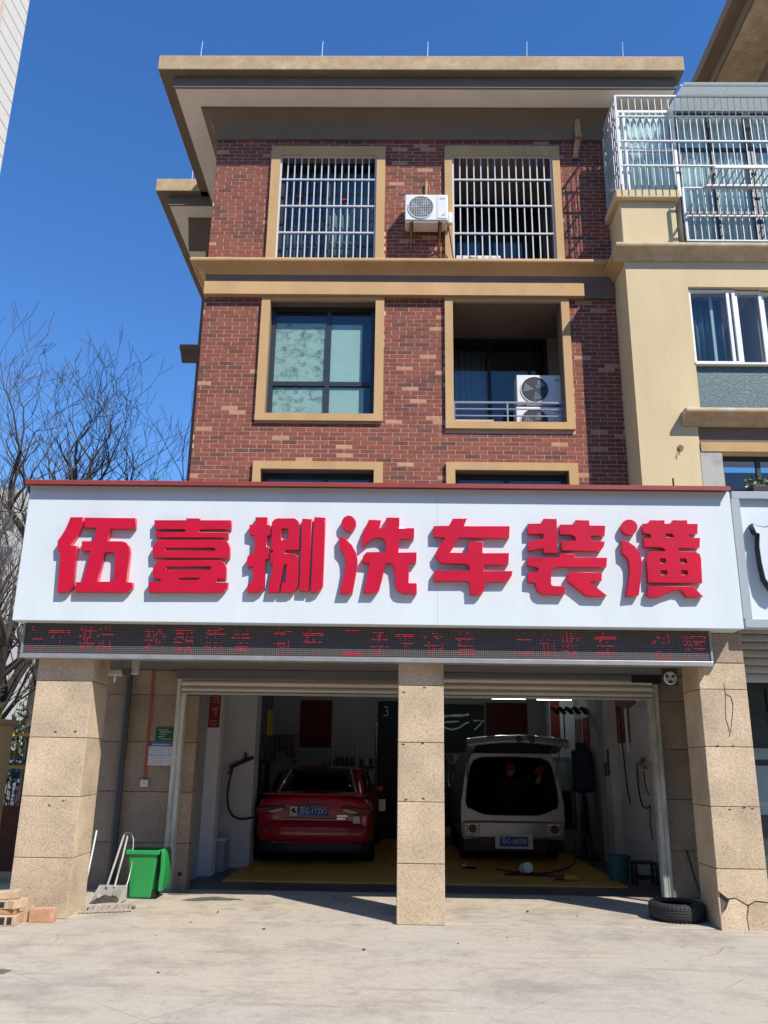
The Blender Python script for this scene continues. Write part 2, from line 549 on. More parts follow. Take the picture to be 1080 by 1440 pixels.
mat('white_steel', (.56, .58, .60), .45, var=.05, vscale=6)
mat('alu_white', (.72, .73, .72), .4)
mat('frame_dark', (.030, .036, .042), .4, var=.1)
mat('frame_black', (.012, .012, .014), .5)
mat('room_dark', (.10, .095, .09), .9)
mat('balcony_wall', (.42, .33, .22), .9, var=.06)
mat('film_green', (.70, .80, .69), .8, var=.05, vscale=2, stain=(.58,.70,.56), stain_amt=.3, stain_scale=3)
mat('film_peeled', (.68, .75, .62), .8, var=.07, vscale=3, stain=(.09, .12, .13), stain_amt=.95, stain_scale=9.0, zs=1.2)
mat('curtain_blue', (.14, .17, .22), .9)
mat('curtain_grey', (.42, .46, .52), .9)
mat('curtain_mid', (.26, .31, .32), .9, var=.2, vscale=3)
mat('curtain_pale', (.80, .85, .83), .9, var=.2, vscale=3)
mat('ac_white', (.74, .74, .72), .45, var=.03)
mat('ac_offwhite', (.62, .60, .55), .5, var=.1)  # duller, warmer white for trays, covers and the switch button
mat('black_plastic', (.015, .015, .016), .45)
mat('dark_grey', (.07, .07, .075), .5)
mat('grey_metal', (.28, .29, .30), .4, metal=.6, var=.1)
mat('rust', (.27, .15, .07), .9, var=.3, vscale=10)
mat('sign_white', (.68, .745, .765), .40, zs=.3, var=.03, vscale=1.2, stain=(.55, .60, .61), stain_amt=.35, stain_scale=1.6)
mat('sign_red', (.56, .006, .034), .33, var=.12, vscale=2.2, coat=.3)  # tone drift stands in for darker reflected patches
mat('sign_cap', (.28, .045, .035), .5, var=.12, vscale=3)
mat('sign_grey', (.34, .38, .41), .45, var=.04)
mat('silver_edge', (.40, .41, .41), .4, metal=.5, var=.15, vscale=6)
mat('led_red', (.5, .02, .04), .5, emit=(1, .04, .08), estr=.40)
mat('slat', (.60, .54, .45), .5, metal=.1, var=.08, vscale=2)
mat('slat_grey', (.46, .45, .43), .45, metal=.2, var=.06)
mat('rail_paint', (.60, .60, .53), .7, var=.10, vscale=5, stain=(.14, .12, .09), stain_amt=.75, stain_scale=9, zs=.18, bump=.2, bscale=30)
mat('soffit_dark', (.14, .135, .13), .8, var=.1)
mat('wall_white', (.74, .73, .76), .8, var=.06, vscale=1.2, stain=(.42, .40, .38), stain_amt=.4, stain_scale=1.3)
mat('wall_grey', (.40, .40, .41), .8, var=.12, vscale=1.2)
mat('grating', (.72, .36, .06), .6, var=.14, vscale=2)
mat('bin_green', (.022, .27, .070), .38, var=.06, vscale=3)
mat('bin_dark', (.010, .055, .022), .5)
mat('rubber', (.022, .022, .024), .72, var=.2, vscale=5, bump=.2, bscale=60)
mat('galv', (.56, .54, .49), .5, metal=.35, var=.16, vscale=7, stain=(.30, .24, .18), stain_amt=.5, stain_scale=6)
mat('soil', (.06, .05, .04), .95, var=.35, vscale=14, bump=.6, bscale=40)
mat('mop', (.33, .285, .235), .95, var=.2, vscale=12, bump=.5, bscale=60)
mat('clay', (.46, .235, .12), .9, var=.15, vscale=7, bump=.3, bscale=60, stain=(.55, .42, .31), stain_amt=.7, stain_scale=6, rand=.15)
mat('clay_pale', (.50, .36, .23), .9, var=.2, vscale=7, bump=.3, bscale=60, rand=.15)
mat('red_paint', (.44, .075, .055), .7, var=.1, vscale=9)
mat('plate_green', (.015, .10, .05), .4)
mat('paper', (.66, .69, .75), .7)
mat('print_blue', (.04, .14, .42), .6)
mat('print_grey', (.25, .27, .32), .7)
mat('print_pale', (.55, .72, .60), .6)
mat('car_red', (.50, .010, .028), .25, coat=.8, var=.03)
mat('car_glass', (.006, .007, .009), .06, spec=.6)
mat('chrome', (.75, .76, .78), .18, metal=.95)
mat('lamp_red', (.16, .003, .006), .35)
mat('lamp_clear', (.62, .62, .64), .15, coat=.6)
mat('plate_blue', (.010, .075, .42), .45)
mat('plate_white', (.78, .80, .82), .45)
mat('van_silver', (.34, .335, .33), .32, metal=.45, coat=.4, var=.03)
mat('van_inner', (.03, .028, .028), .9)
mat('tyre', (.015, .015, .016), .8)
mat('bark', (.075, .062, .052), .95, var=.25, vscale=8, bump=.6, bscale=25)
mat('twig', (.085, .068, .058), .95, var=.2, vscale=4)
mat('twig_pale', (.33, .29, .25), .9)
mat('tower_tile', (.66, .61, .53), .6, rand=.05, var=.04)
mat('tower_joint', (.40, .34, .30), .8)
mat('tower_band', (.62, .47, .38), .7)
mat('far_wall', (.40, .385, .36), .9, var=.05)
mat('far_glass', (.12, .15, .18), .2)
mat('teal', (.02, .12, .13), .5)
mat('hose_black', (.012, .012, .013), .5)
mat('poster_red', (.24, .016, .013), .6)
mat('poster_print', (.42, .24, .18), .6)
mat('skin', (.48, .25, .18), .6)
mat('cloth_dark', (.015, .015, .02), .9)
mat('cloth_red', (.42, .03, .045), .8)
mat('hair', (.01, .009, .008), .7)
mat('wood', (.40, .25, .12), .8, var=.15, vscale=6)
mat('yellow_paint', (.58, .36, .03), .5)
mat('tube_light', (.8, .85, .85), .5, emit=(.85, 1, 1), estr=7.0)
mat('neon_dim', (.6, .65, .65), .5, emit=(.8, .95, 1), estr=.04)
mat('blue_dark', (.012, .02, .07), .5)
mat('door_brown', (.10, .035, .02), .6)
mat('frost', (.09, .14, .145), .3, var=.25, vscale=40, bump=.5, bscale=55)
mat('leaf', (.07, .11, .03), .7)
mat('flower', (.62, .62, .35), .7)
mat('crack', (.03, .024, .018), .95)
mat('glove', (.45, .10, .10), .8)
glass('glass', (.80, .87, .87))
glass('glass_teal', (.84, .90, .89), ior=1.5)
glass('glass_clear', (.80, .86, .85))
glass('glass_dark', (.10, .12, .13), ior=1.55)
frosted('canopy_sheet', (.62, .66, .65), .35)
mat('asphalt', (.055, .053, .050), .9, var=.15, vscale=1.5, fine=.2, fscale=140, bump=.3, bscale=160)
mat('block_wall', (.30, .24, .19), .9, var=.06)

# ================================================================== GROUND
g = MB().box(-300, 300, -60, 500, -.3, 0).build('ground', 'concrete'); tag(g, kind='structure')
a = MB().box(-300, 300, -14, 3.6, -.05, .004).build('added_road', 'asphalt'); tag(a, kind='structure')  # unseen dark asphalt strip added to cut light bounced onto the walls
a = MB().box(-3.84, 3.74, 9.055, 10.95, -.05, .010).build('driveway_apron', 'apron', bevel=.006); tag(a, kind='structure')
a = MB().box(-2.62, 3.60, 10.95, 18.6, -.05, .008).build('garage_floor', 'garage_floor'); tag(a, kind='structure')

# ================================================================== BRICK APARTMENT BUILDING
BB = thing('apartment_building', (0, 12, 0), 'red brick apartment building with deep flat eaves above the shop sign', 'building')
BX0, BX1 = -3.17, 3.53
WIN = dict(
    w2l=(-2.08, -.365, 6.71, 8.70), w2r=(.885, 2.635, 6.595, 8.695),
    w1l=(-2.08, -.345, 3.95, 5.79), w1r=(.895, 2.625, 3.95, 5.80),
    w4l=(-2.05, -.39, 9.49, 11.52), w4r=(.90, 2.615, 9.49, 11.53))
SUR = dict(
    w2l=(-2.22, -.225, 6.59, 8.768), w2r=(.755, 2.765, 6.48, 8.768),
    w1l=(-2.20, -.21, 3.80, 5.915), w1r=(.757, 2.765, 3.80, 5.925),
    w4l=(-2.205, -.245, 9.392, 11.70), w4r=(.772, 2.742, 9.392, 11.72))
wall = wall_holes(MB(), BX0, BX1, 3.9, 12.9, list(WIN.values()), 12.0035, 12.22).build('wall', 'mortar', BB)

# individual bricks over the mortar
brick_sizes = {}
rest = MB()
cands = []
ROW, LEN, J = .0705, .246, .0098
BM = ['brick_red', 'brick_brown', 'brick_dark', 'brick_pale']


def brick_kind(r):
    u = r.random()
    return 3 if u < .045 else (2 if u < .16 else (1 if u < .5 else 0))


def lay(z0, z1, holes):
    n = int((z1 - z0) / ROW)
    for k in range(n):
        za = z0 + k * ROW; zb = za + ROW - J
        off = (k % 2) * LEN / 2 + rnd.uniform(-.012, .012) + (k // 9) * .03
        x = BX0 - LEN + off
        while x < BX1:
            a_, b_ = max(x, BX0), min(x + LEN - J, BX1)
            x += LEN
            seg = [(a_, b_)]
            for h in holes:
                if zb > h[2] and za < h[3]:
                    new = []
                    for (p, q) in seg:
                        if q <= h[0] or p >= h[1]:
                            new.append((p, q)); continue
                        if p < h[0] - .02: new.append((p, h[0] - .004))
                        if q > h[1] + .02: new.append((h[1] + .004, q))
                    seg = new
            for (p, q) in seg:
                if q - p > .02:
                    cands.append((p, q, za, zb, brick_kind(rnd), rnd.uniform(0, .0015)))


hs = list(SUR.values())
lay(5.30, 8.83, hs)
lay(9.40, 11.92, hs)
full = [c for c in cands if c[1] - c[0] > LEN - J - .001 and c[2] > 5.62]
full.sort(key=lambda c: c[2])
single = set(id(c) for c in full[:300])
BMESH = {}
for c in cands:
    p, q, za, zb, k, dy = c
    if id(c) in single:
        if k not in BMESH:
            o = MB().box(-(LEN - J) / 2, (LEN - J) / 2, -.008, .012, -(ROW - J) / 2, (ROW - J) / 2).build('brick', BM[k], wall, origin=(0, 0, 0))
            BMESH[k] = o.data
            place(o, ((p + q) / 2, 12.0085 - dy, (za + zb) / 2), wall)
        else:
            inst('brick', BMESH[k], ((p + q) / 2, 12.0085 - dy, (za + zb) / 2), wall)
    else:
        rest.cur = k
        rest.box(p, q, 12.0005 - dy, 12.018, za, zb)
tag(rest.build('brickwork', BM, wall), kind='stuff')

# surrounds round the openings
for k in WIN:
    w, s = WIN[k], SUR[k]
    m = wall_holes(MB(), s[0], s[1], s[2], s[3], [(w[0], w[1], w[2] if w[2] > s[2] + .01 else s[2], w[3])], 11.94, 12.003)
    m.build('window_surround', 'trim', BB, bevel=.006)

# reveals: inside faces of the openings
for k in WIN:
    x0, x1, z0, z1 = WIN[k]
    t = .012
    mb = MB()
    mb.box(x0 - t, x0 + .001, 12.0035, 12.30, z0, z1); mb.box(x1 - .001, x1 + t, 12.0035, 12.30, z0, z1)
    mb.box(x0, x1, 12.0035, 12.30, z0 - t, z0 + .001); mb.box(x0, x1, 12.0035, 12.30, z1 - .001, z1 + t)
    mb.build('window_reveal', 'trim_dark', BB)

# shell of the rooms behind
mb = MB()
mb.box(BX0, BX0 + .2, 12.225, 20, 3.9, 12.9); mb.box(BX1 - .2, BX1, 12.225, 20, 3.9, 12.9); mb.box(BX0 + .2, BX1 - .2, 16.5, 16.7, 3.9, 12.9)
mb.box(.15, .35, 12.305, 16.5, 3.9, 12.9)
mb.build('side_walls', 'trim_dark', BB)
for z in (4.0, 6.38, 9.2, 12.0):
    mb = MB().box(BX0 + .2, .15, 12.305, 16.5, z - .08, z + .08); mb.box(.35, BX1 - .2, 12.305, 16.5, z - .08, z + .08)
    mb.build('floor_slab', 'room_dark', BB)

# belt course below the top storey: lit band, recess, rolled cornice
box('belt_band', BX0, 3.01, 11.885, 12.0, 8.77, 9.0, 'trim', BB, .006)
box('belt_end_shade', 3.012, BX1, 11.957, 12.0, 8.772, 8.998, 'trim_dark', BB)  # plaster past the band end, the wing's shadow put into its colour
box('belt_recess', BX0, BX1, 11.955, 12.0, 9.002, 9.20, 'trim_dark', BB)  # shade of the recess put into the colour


def cornice_profile(y_wall, out, z0, z1):
    h = z1 - z0
    return [(y_wall, z0), (y_wall - out * .18, z0), (y_wall - out * .30, z0 + h * .12), (y_wall - out * .45, z0 + h * .38), (y_wall - out * .72, z0 + h * .58),
            (y_wall - out * .90, z0 + h * .60), (y_wall - out * .98, z0 + h * .70), (y_wall - out, z0 + h * .82), (y_wall - out * .96, z0 + h * .94), (y_wall - out * .88, z1), (y_wall, z1 + .004)]




def mitred(name, prof, x_wall, y_wall, x_end, y_end, m, parent):
    """moulding along the front wall that turns the left corner with a mitre"""
    n = len(prof); vs = []
    for (y, z) in prof: vs.append((x_end, y, z))
    for (y, z) in prof: vs.append((x_wall - (y_wall - y), y, z))
    for (y, z) in prof: vs.append((x_wall - (y_wall - y), y_end, z))
    fs = [(s_ * n + i, s_ * n + (i + 1) % n, (s_ + 1) * n + (i + 1) % n, (s_ + 1) * n + i) for s_ in (0, 1) for i in range(n)]
    fs += [tuple(range(n)), tuple(range(2 * n, 3 * n))]
    mb = MB(); mb._add(vs, fs)
    return mb.build(name, m, parent, smooth=True)


mitred('cornice', cornice_profile(12.0, .24, 9.17, 9.385), -3.165, 12.0, 3.50, 15.0, 'trim', BB)


# eaves: upper lip, lower lip, soffit, cove
def eave(x0, x1, y0, yback, tag_):
    r = MB()
    r.box(x0, x1, y0, yback, 12.561, 12.85)
    roof = r.build('roof', 'fascia', BB, bevel=.012)
    l = .15
    box('roof_underside_shade', x0 + .012, x1 - .012, y0 + .012, yback - .02, 12.5545, 12.560, 'trim_dark', roof)  # thin dark sheet, shade below the lip put into its colour
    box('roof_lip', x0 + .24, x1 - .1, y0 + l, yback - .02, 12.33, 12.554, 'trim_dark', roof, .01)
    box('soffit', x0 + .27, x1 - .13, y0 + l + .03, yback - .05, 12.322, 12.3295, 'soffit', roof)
    return roof


main_roof = eave(-4.06, 4.71, 11.15, 19.0, 'main')
cove = [(12.01, 11.86), (11.96, 11.86), (11.95, 11.90), (11.94, 12.02), (11.90, 12.14), (11.83, 12.23), (11.73, 12.28), (11.72, 12.321), (12.01, 12.321)]
mitred('crown_moulding', [(min(y, 12.0), z) for y, z in cove], -3.165, 12.0, 3.60, 15.0, 'trim_dark', BB)

# rear bay stepping out left behind the front block, its shade put into dark trim
box('rear_bay_wall', -4.05, -3.175, 15.1, 19.9, 3.9, 12.32, 'trim_dark', BB)
eave(-4.96, -3.0, 14.26, 19.5, 'rear')
MB().prism([(15.09, 11.7), (15.0, 11.8), (14.9, 12.1), (14.8, 12.321), (15.09, 12.321)], 'x', -4.4, -3.25).build('crown_moulding', 'trim_dark', BB, smooth=True)
MB().prism(cornice_profile(15.09, .3, 9.12, 9.40), 'x', -4.33, -3.19).build('cornice', 'trim_dark', BB, smooth=True)

# lightning rods on the roof edge
for x, y in ((-3.38, 11.22), (-1.33, 11.22), (.45, 11.22), (2.12, 11.22), (3.73, 11.22)):
    MB().cyl((x, y, 12.85), (x + .012, y, 13.22), .006, .004, 8).build('lightning_rod', 'white_steel', BB)
MB().cyl((-4.25, 14.32, 12.85), (-4.25, 14.32, 13.28), .008, .005, 8).build('lightning_rod', 'white_steel', BB)
# thin conductor along the edge
MB().tube([(-4.0, 11.25, 12.875), (0, 11.26, 12.88), (4.65, 11.25, 12.875)], .006, 6).build('roof_wire', 'white_steel', BB)

# windows
w = window(BB, -2.08, -.365, 6.71, 8.70, 12.17, [-1.13], [7.32], 'frame_dark', 'glass', t=.075)
box('window_film', -2.0, -1.17, 12.212, 12.216, 7.37, 8.42, 'film_peeled', w)
box('window_film', -1.09, -.58, 12.213, 12.217, 7.37, 8.40, 'film_green', w)
box('window_film', -2.0, -1.17, 12.212, 12.216, 6.79, 7.27, 'film_peeled', w)
box('window_film', -1.09, -.54, 12.213, 12.217, 6.79, 7.27, 'film_green', w)
box('room_board', -2.3, -.2, 12.5, 12.52, 6.5, 8.9, 'curtain_blue', BB)
window(BB, -2.08, -.345, 3.95, 5.79, 12.15, [-1.1], [], 'frame_dark', 'glass', t=.08)
window(BB, .895, 2.625, 3.95, 5.80, 12.15, [1.70], [], 'frame_dark', 'glass', t=.08)
curtain(BB, -2.2, -.2, 3.9, 5.6, 12.5, 'curtain_blue', seed=1)
curtain(BB, .8, 2.7, 3.9, 5.6, 12.5, 'curtain_blue', seed=2)
window(BB, -2.05, -.39, 9.49, 11.52, 12.16, [-1.22], [], 'frame_dark', 'glass_clear', t=.06)
curtain(BB, -2.2, -1.3, 9.3, 11.5, 12.65, 'curtain_blue', seed=3, waves=7)
curtain(BB, -1.22, -.3, 9.3, 11.45, 12.45, 'curtain_mid', seed=4, waves=8)
for x, z in ((-1.72, 10.83), (-.95, 10.80)):
    box('window_sticker', x - .05, x + .05, 12.15, 12.153, z - .03, z + .03, 'cloth_red', BB)
mb = MB()
for i in range(14):
    mb.lathe([(.002, 0), (.028, .03), (.03, .07), (.012, .13), (.004, .17)], (-1.98 + i * .115, 12.32, 9.95), 8)
mb.bar((-2.05, 12.32, 9.93), (-.4, 12.32, 9.93), .03); mb.bar((-2.05, 12.32, 9.72), (-.4, 12.32, 9.72), .02)
mb.build('inner_railing', 'dark_grey', BB, smooth=True)


# open balconies with sliding doors at the back
def balcony(z0, z1, seed, wm='balcony_wall', cm='curtain_grey'):
    box('balcony_back_wall', .36, .93, 13.2, 13.3, z0, z1 + .15, wm, BB)
    box('balcony_back_wall', 2.62, 3.32, 13.2, 13.3, z0, z1 + .15, wm, BB)
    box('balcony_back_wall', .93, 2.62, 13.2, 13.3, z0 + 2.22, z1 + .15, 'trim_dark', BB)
    box('balcony_ceiling', .36, 3.32, 12.305, 13.2, z1 + .02, z1 + .05, 'trim_dark', BB)
    box('balcony_side_wall', .36, .40, 12.305, 13.199, z0, z1, wm, BB)
    box('balcony_side_wall', 3.28, 3.32, 12.305, 13.199, z0, z1, wm, BB)
    window(BB, .93, 2.62, z0 - .02, z0 + 2.22, 13.18, [1.60, 2.30], [], 'frame_black', 'glass', t=.06, name='sliding_door')
    curtain(BB, .95, 1.56, z0, z0 + 2.1, 13.42, cm, seed=seed, waves=6)
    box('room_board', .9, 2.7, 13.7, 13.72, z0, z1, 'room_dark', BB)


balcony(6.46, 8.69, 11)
balcony(9.29, 11.52, 12, 'trim_dark', 'curtain_blue')  # top-floor recess shade put into its wall colour
# low wall seen through the second-floor railing
box('balcony_low_wall', .9, 1.55, 12.36, 12.42, 6.47, 6.80, 'stucco', BB)
# railing
rl = MB().bar((.885, 12.06, 6.965), (2.635, 12.06, 6.965), .03).build('balcony_railing', 'grey_metal', BB)
for z in (6.855, 6.74, 6.62):
    MB().bar((.885, 12.06, z), (2.635, 12.06, z), .018).build('rail', 'grey_metal', rl)
for x in (.90, 1.735, 2.62):
    MB().bar((x, 12.06, 6.597), (x, 12.06, 6.95), .024).build('post', 'grey_metal', rl)


# steel window grilles
def grille(x0, x1, z0, z1, y, nv, hz, bar=.019):
    fr = MB()
    for x in (x0 + .015, x1 - .015):
        fr.bar((x, y, z0), (x, y, z1), .03)
    for z in (z0 + .012, z1 - .012):
        fr.bar((x0 + .03, y, z), (x1 - .03, y, z), .026)
    G = fr.build('window_grille', 'white_steel', BB)
    hm = None
    for z in hz:
        if hm is None:
            o = MB().bar((x0 + .03, y, z), (x1 - .03, y, z), .026).build('bar', 'white_steel', G); hm = o.data
        else:
            inst('bar', hm, ((x0 + x1) / 2, y, z), G)
    vm = None
    for i in range(1, nv):
        x = x0 + .015 + (x1 - x0 - .03) * i / nv
        if vm is None:
            o = MB().bar((x, y + .016, z0), (x, y + .016, z1 - .02), bar).build('bar', 'white_steel', G); vm = o.data
        else:
            inst('bar', vm, (x, y + .016, (z0 + z1 - .02) / 2), G)
    return G


grille(-2.05, -.392, 9.40, 11.52, 11.99, 14, (10.0, 10.52, 11.05))
grille(.90, 2.612, 9.40, 11.53, 11.99, 14, (10.0, 10.54, 11.06))

# rain pipe under the eave
p = MB().tube([(3.07, 11.9, 12.4), (3.07, 11.9, 11.95), (3.07, 11.87, 11.86), (3.07, 11.83, 11.80)], .052, 16)
p.build('rain_pipe', 'fascia', BB, smooth=True)
MB().cyl((3.07, 11.835, 11.82), (3.07, 11.81, 11.765), .058, .058, 16, caps=False).build('pipe_collar', 'trim', BB, smooth=True)
MB().tube([(3.06, 11.86, 11.82), (3.03, 11.93, 11.62), (3.02, 11.985, 11.5)], .05, 14).build('rain_pipe', 'fascia', BB, smooth=True)

# ================================================================== BEIGE WING
WG = thing('apartment_wing', (5, 11.4, 0), 'beige rendered apartment wing with a caged glazed balcony, at the right', 'building')
YF = 11.35
WX0, WX1 = 3.535, 9.0
mb = wall_holes(MB(), WX0, WX1, 3.9, 9.10, [(4.475, 9.0, 6.56, 8.62), (4.72, 9.0, 3.9, 5.88), (4.41, 9.0, 5.9, 6.30)], YF, YF + .3)
mb.box(WX0, WX0 + .2, YF + .301, 13.5, 3.9, 9.1)
mb.build('wall', 'stucco', WG)
box('wall_patch', 4.405, 4.715, YF - .006, YF + .05, 5.30, 5.895, 'raw_plaster', WG)
box('lintel', 4.42, 9.0, YF - .02, YF + .25, 5.90, 6.045, 'trim', WG, .005)
box('lintel_recess', 4.42, 9.0, YF + .03, YF + .28, 6.046, 6.32, 'trim_dark', WG)  # recess shading below the cornice put into the colour
MB().prism(cornice_profile(YF, .22, 6.30, 6.515), 'x', 4.19, 9.0).build('cornice', 'stucco_peel', WG, smooth=True)
# third-floor window: sliding sashes over a frosted panel
window(WG, 4.475, 5.20, 7.335, 8.60, YF + .05, [5.09], [], 'alu_white', 'glass', t=.045)
window(WG, 5.20, 5.62, 7.335, 8.60, YF + .08, [], [], 'alu_white', 'glass', t=.045)
window(WG, 5.62, 7.2, 7.335, 8.60, YF + .11, [], [], 'alu_white', 'glass', t=.045)
box('window_sill', 4.47, 9.0, YF - .015, YF + .2, 7.30, 7.334, 'alu_white', WG)
curtain(WG, 4.6, 5.1, 7.3, 8.6, YF + .35, 'curtain_blue', seed=21, waves=5)
box('window_stile', 4.86, 4.90, YF + .2, YF + .23, 7.34, 8.58, 'alu_white', WG)
box('room_board', 4.3, 9, YF + 1.6, YF + 1.62, 6.5, 8.7, 'trim_dark', WG)
box('room_board', 5.62, 5.64, YF + .3, YF + 1.6, 6.5, 8.7, 'balcony_wall', WG)
box('frosted_panel', 4.48, 9.0, YF + .06, YF + .075, 6.56, 7.295, 'frost', WG)
# second-floor window
window(WG, 4.72, 6.6, 4.2, 5.88, YF + .12, [5.28], [], 'frame_dark', 'glass', t=.06)
box('room_board', 4.6, 9, YF + .9, YF + .92, 3.9, 5.9, 'curtain_blue', WG)
MB().tube([(4.13, YF - .01, 5.96), (4.13, YF - .045, 5.965), (4.10, YF - .05, 5.90), (4.085, YF - .03, 5.83)], .007, 8).build('wall_hook', 'rust', WG)
MB().lathe([(.001, 0), (.04, .0), (.045, .012), (.03, .02)], (4.13, YF - .022, 5.96), 14, axis='y').build('wall_rose', 'rust', WG)
# balcony slab ledge
MB().prism(cornice_profile(YF + .01, .22, 9.06, 9.285), 'x', 3.36, 9.0).build('cornice', 'stucco_peel', WG, smooth=True)
MB().prism([(3.54, 9.06), (3.52, 9.06), (3.44, 9.16), (3.37, 9.20), (3.36, 9.25), (3.375, 9.285), (3.54, 9.287)], 'y', YF + .015, 12.0).build('cornice', 'trim', WG, smooth=True)
box('balcony_floor', 3.54, 9.0, YF + .011, 13.5, 9.10, 9.28, 'trim_dark', WG)
# corner parapet post
box('parapet_post', 3.535, 4.405, YF, 11.98, 9.287, 10.168, 'stucco', WG, .008)
box('parapet_cap', 3.45, 4.465, YF - .10, 11.985, 10.169, 10.31, 'stucco', WG, .01)
# glazing
YG = 11.42
gz = window(WG, 3.60, 4.55, 10.31, 12.0, YG, [3.72], [11.22], 'alu_white', 'glass_teal', t=.045, name='balcony_glazing')
window(WG, 4.55, 5.75, 9.29, 12.0, YG + .01, [5.12], [10.02, 11.24], 'frame_dark', 'glass_teal', t=.05, name='balcony_glazing')
window(WG, 5.75, 7.2, 9.29, 12.0, YG + .01, [6.4], [10.02, 11.24], 'frame_dark', 'glass_teal', t=.05, name='balcony_glazing')
curtain(WG, 3.62, 4.5, 10.3, 11.95, YG + .12, 'curtain_pale', seed=31, waves=8, amp=.035)
curtain(WG, 4.5, 5.7, 9.3, 11.95, YG + .14, 'curtain_pale', seed=32, waves=13, amp=.035)
curtain(WG, 5.7, 7.2, 9.3, 11.95, YG + .14, 'curtain_pale', seed=33, waves=13, amp=.035)
box('room_board', 3.6, 7.2, 12.2, 12.22, 9.3, 12.2, 'wall_grey', WG)
# steel cage
YC = 11.15
cg = MB()
X0, X1 = 3.515, 7.0
for x in (X0, ):
    cg.bar((x, YC, 10.31), (x, YC, 12.03), .035)
cg.bar((X0, 11.97, 10.31), (X0, 11.97, 12.03), .03)
for z in (12.03,):
    cg.bar((X0, YC, z), (X1, YC, z), .03); cg.bar((X0, YC + .02, z), (X0, 11.97, z), .03); 
CG = cg.build('balcony_cage', 'white_steel', WG)
MB().bar((4.47, YC, 9.29), (4.47, YC, 10.26), .035).build('bar', 'white_steel', CG)
for z in (11.63, 11.15, 10.68):
    MB().bar((X0 + .018, YC, z), (X1, YC, z), .024).build('bar', 'white_steel', CG)
    MB().bar((X0, YC + .02, z), (X0, 11.95, z), .024).build('bar', 'white_steel', CG)
for z in (10.265, 9.75, 9.305):
    MB().bar((4.49, YC, z), (X1, YC, z), .024).build('bar', 'white_steel', CG)
sm = lm = None
x = X0 + .108
while x < 6.5:
    z0 = 10.32 if x < 4.45 else 9.30
    key = x < 4.45
    me = sm if key else lm
    if me is None:
        o = MB().bar((x, YC + .012, z0), (x, YC + .012, 12.02), .0115).build('bar', 'white_steel', CG)
        if key: sm = o.data
        else: lm = o.data
    else:
        inst('bar', me, (x, YC + .012, (z0 + 12.02) / 2), CG)
    x += .108
for i in range(1, 8):
    inst('bar', sm, (X0, YC + i * .103, (10.32 + 12.02) / 2), CG)
# hatch of the cage folded out flat
ht = MB()
HX0, HX1, HZ = 4.81, 6.6, 10.285
ht.bar((HX0, 10.70, HZ), (HX1, 10.70, HZ), .03); ht.bar((HX0, 11.12, HZ), (HX1, 11.12, HZ), .03); ht.bar((HX0, 10.71, HZ), (HX0, 11.11, HZ), .03)
HT = ht.build('cage_hatch', 'white_steel', WG)
for i in range(1, 16):
    x = HX0 + i * .11
    MB().bar((x, 10.715, HZ), (x, 11.105, HZ), .014).build('bar', 'grey_metal', HT)
# glass sheet canopy over the cage
for x0, x1 in ((4.55, 5.30), (5.31, 7.0)):
    MB().prism([(10.85, 12.02), (10.85, 12.03), (11.95, 12.30), (11.95, 12.29)], 'x', x0, x1).build('canopy_sheet', 'canopy_sheet', WG)
MB().bar((4.5, 10.9, 12.01), (7, 10.9, 12.01), .02).build('canopy_rail', 'white_steel', WG)
# higher roof further right, its shade put into the darker colours
r = box('roof', 6.67, 12, 12.55, 22, 16.3, 16.55, 'trim_dark', WG, .012)
box('roof_underside_shade', 6.68, 12, 12.56, 21.9, 16.294, 16.2995, 'trim_dark', r)
box('roof_lip', 6.95, 12, 12.75, 21.9, 16.05, 16.293, 'trim_dark', r)
box('soffit', 7.0, 12, 12.8, 21.8, 16.04, 16.049, 'stucco_peel', r)
box('upper_wall', 7.9, 12, 13.4, 21.5, 9.3, 16.04, 'trim_dark', WG)

# ================================================================== CAR WASH SHOP (single storey in front of the flats)
SH = thing('car_wash_shop', (0, 10, 0), 'single storey car wash shop with granite pillars and two open bays', 'building')
STONE = {}


def panel(x0, x1, y0, y1, z0, z1, parent, m='stone', name='stone_panel'):
    key = (round(x1 - x0, 4), round(y1 - y0, 4), round(z1 - z0, 4), m)
    c = ((x0 + x1) / 2, (y0 + y1) / 2, (z0 + z1) / 2)
    if key in STONE:
        o = inst(name, STONE[key], c, parent)
    else:
        o = MB().box(x0, x1, y0, y1, z0, z1).build(name, m, parent); STONE[key] = o.data
    b = o.modifiers.new('bevel', 'BEVEL'); b.width = .004; b.segments = 1
    return o


RZ = [0.0, .562, 1.15, 1.738, 2.325, 2.60]


def pillar(x0, x1, y0, y1, rows=RZ, left=True, right=True, lab=None, skip_bottom=False):
    P = MB().box(x0 + .025, x1 - .025, y0 + .025, y1 - .01, 0, 2.6).build('pillar', 'stone_core', SH)
    if lab: P['label'] = lab
    for k in range(len(rows) - 1):
        a, b = rows[k] + .003, rows[k + 1] - .003
        if not (skip_bottom and k == 0):
            panel(x0, x1, y0 - rnd.uniform(0, .002), y0 + .024, a, b, P)
        if left: panel(x0, x0 + .024, y0 + .027, y1, a, b, P)
        if right: panel(x1 - .024, x1, y0 + .027, y1, a, b, P)
    return P


pillar(-3.84, -3.24, 9.0, 9.52)
pillar(.045, .525, 9.0, 9.52)
PR = pillar(3.24, 3.74, 9.0, 9.52, skip_bottom=True, lab='granite pillar with a cracked and broken bottom panel')
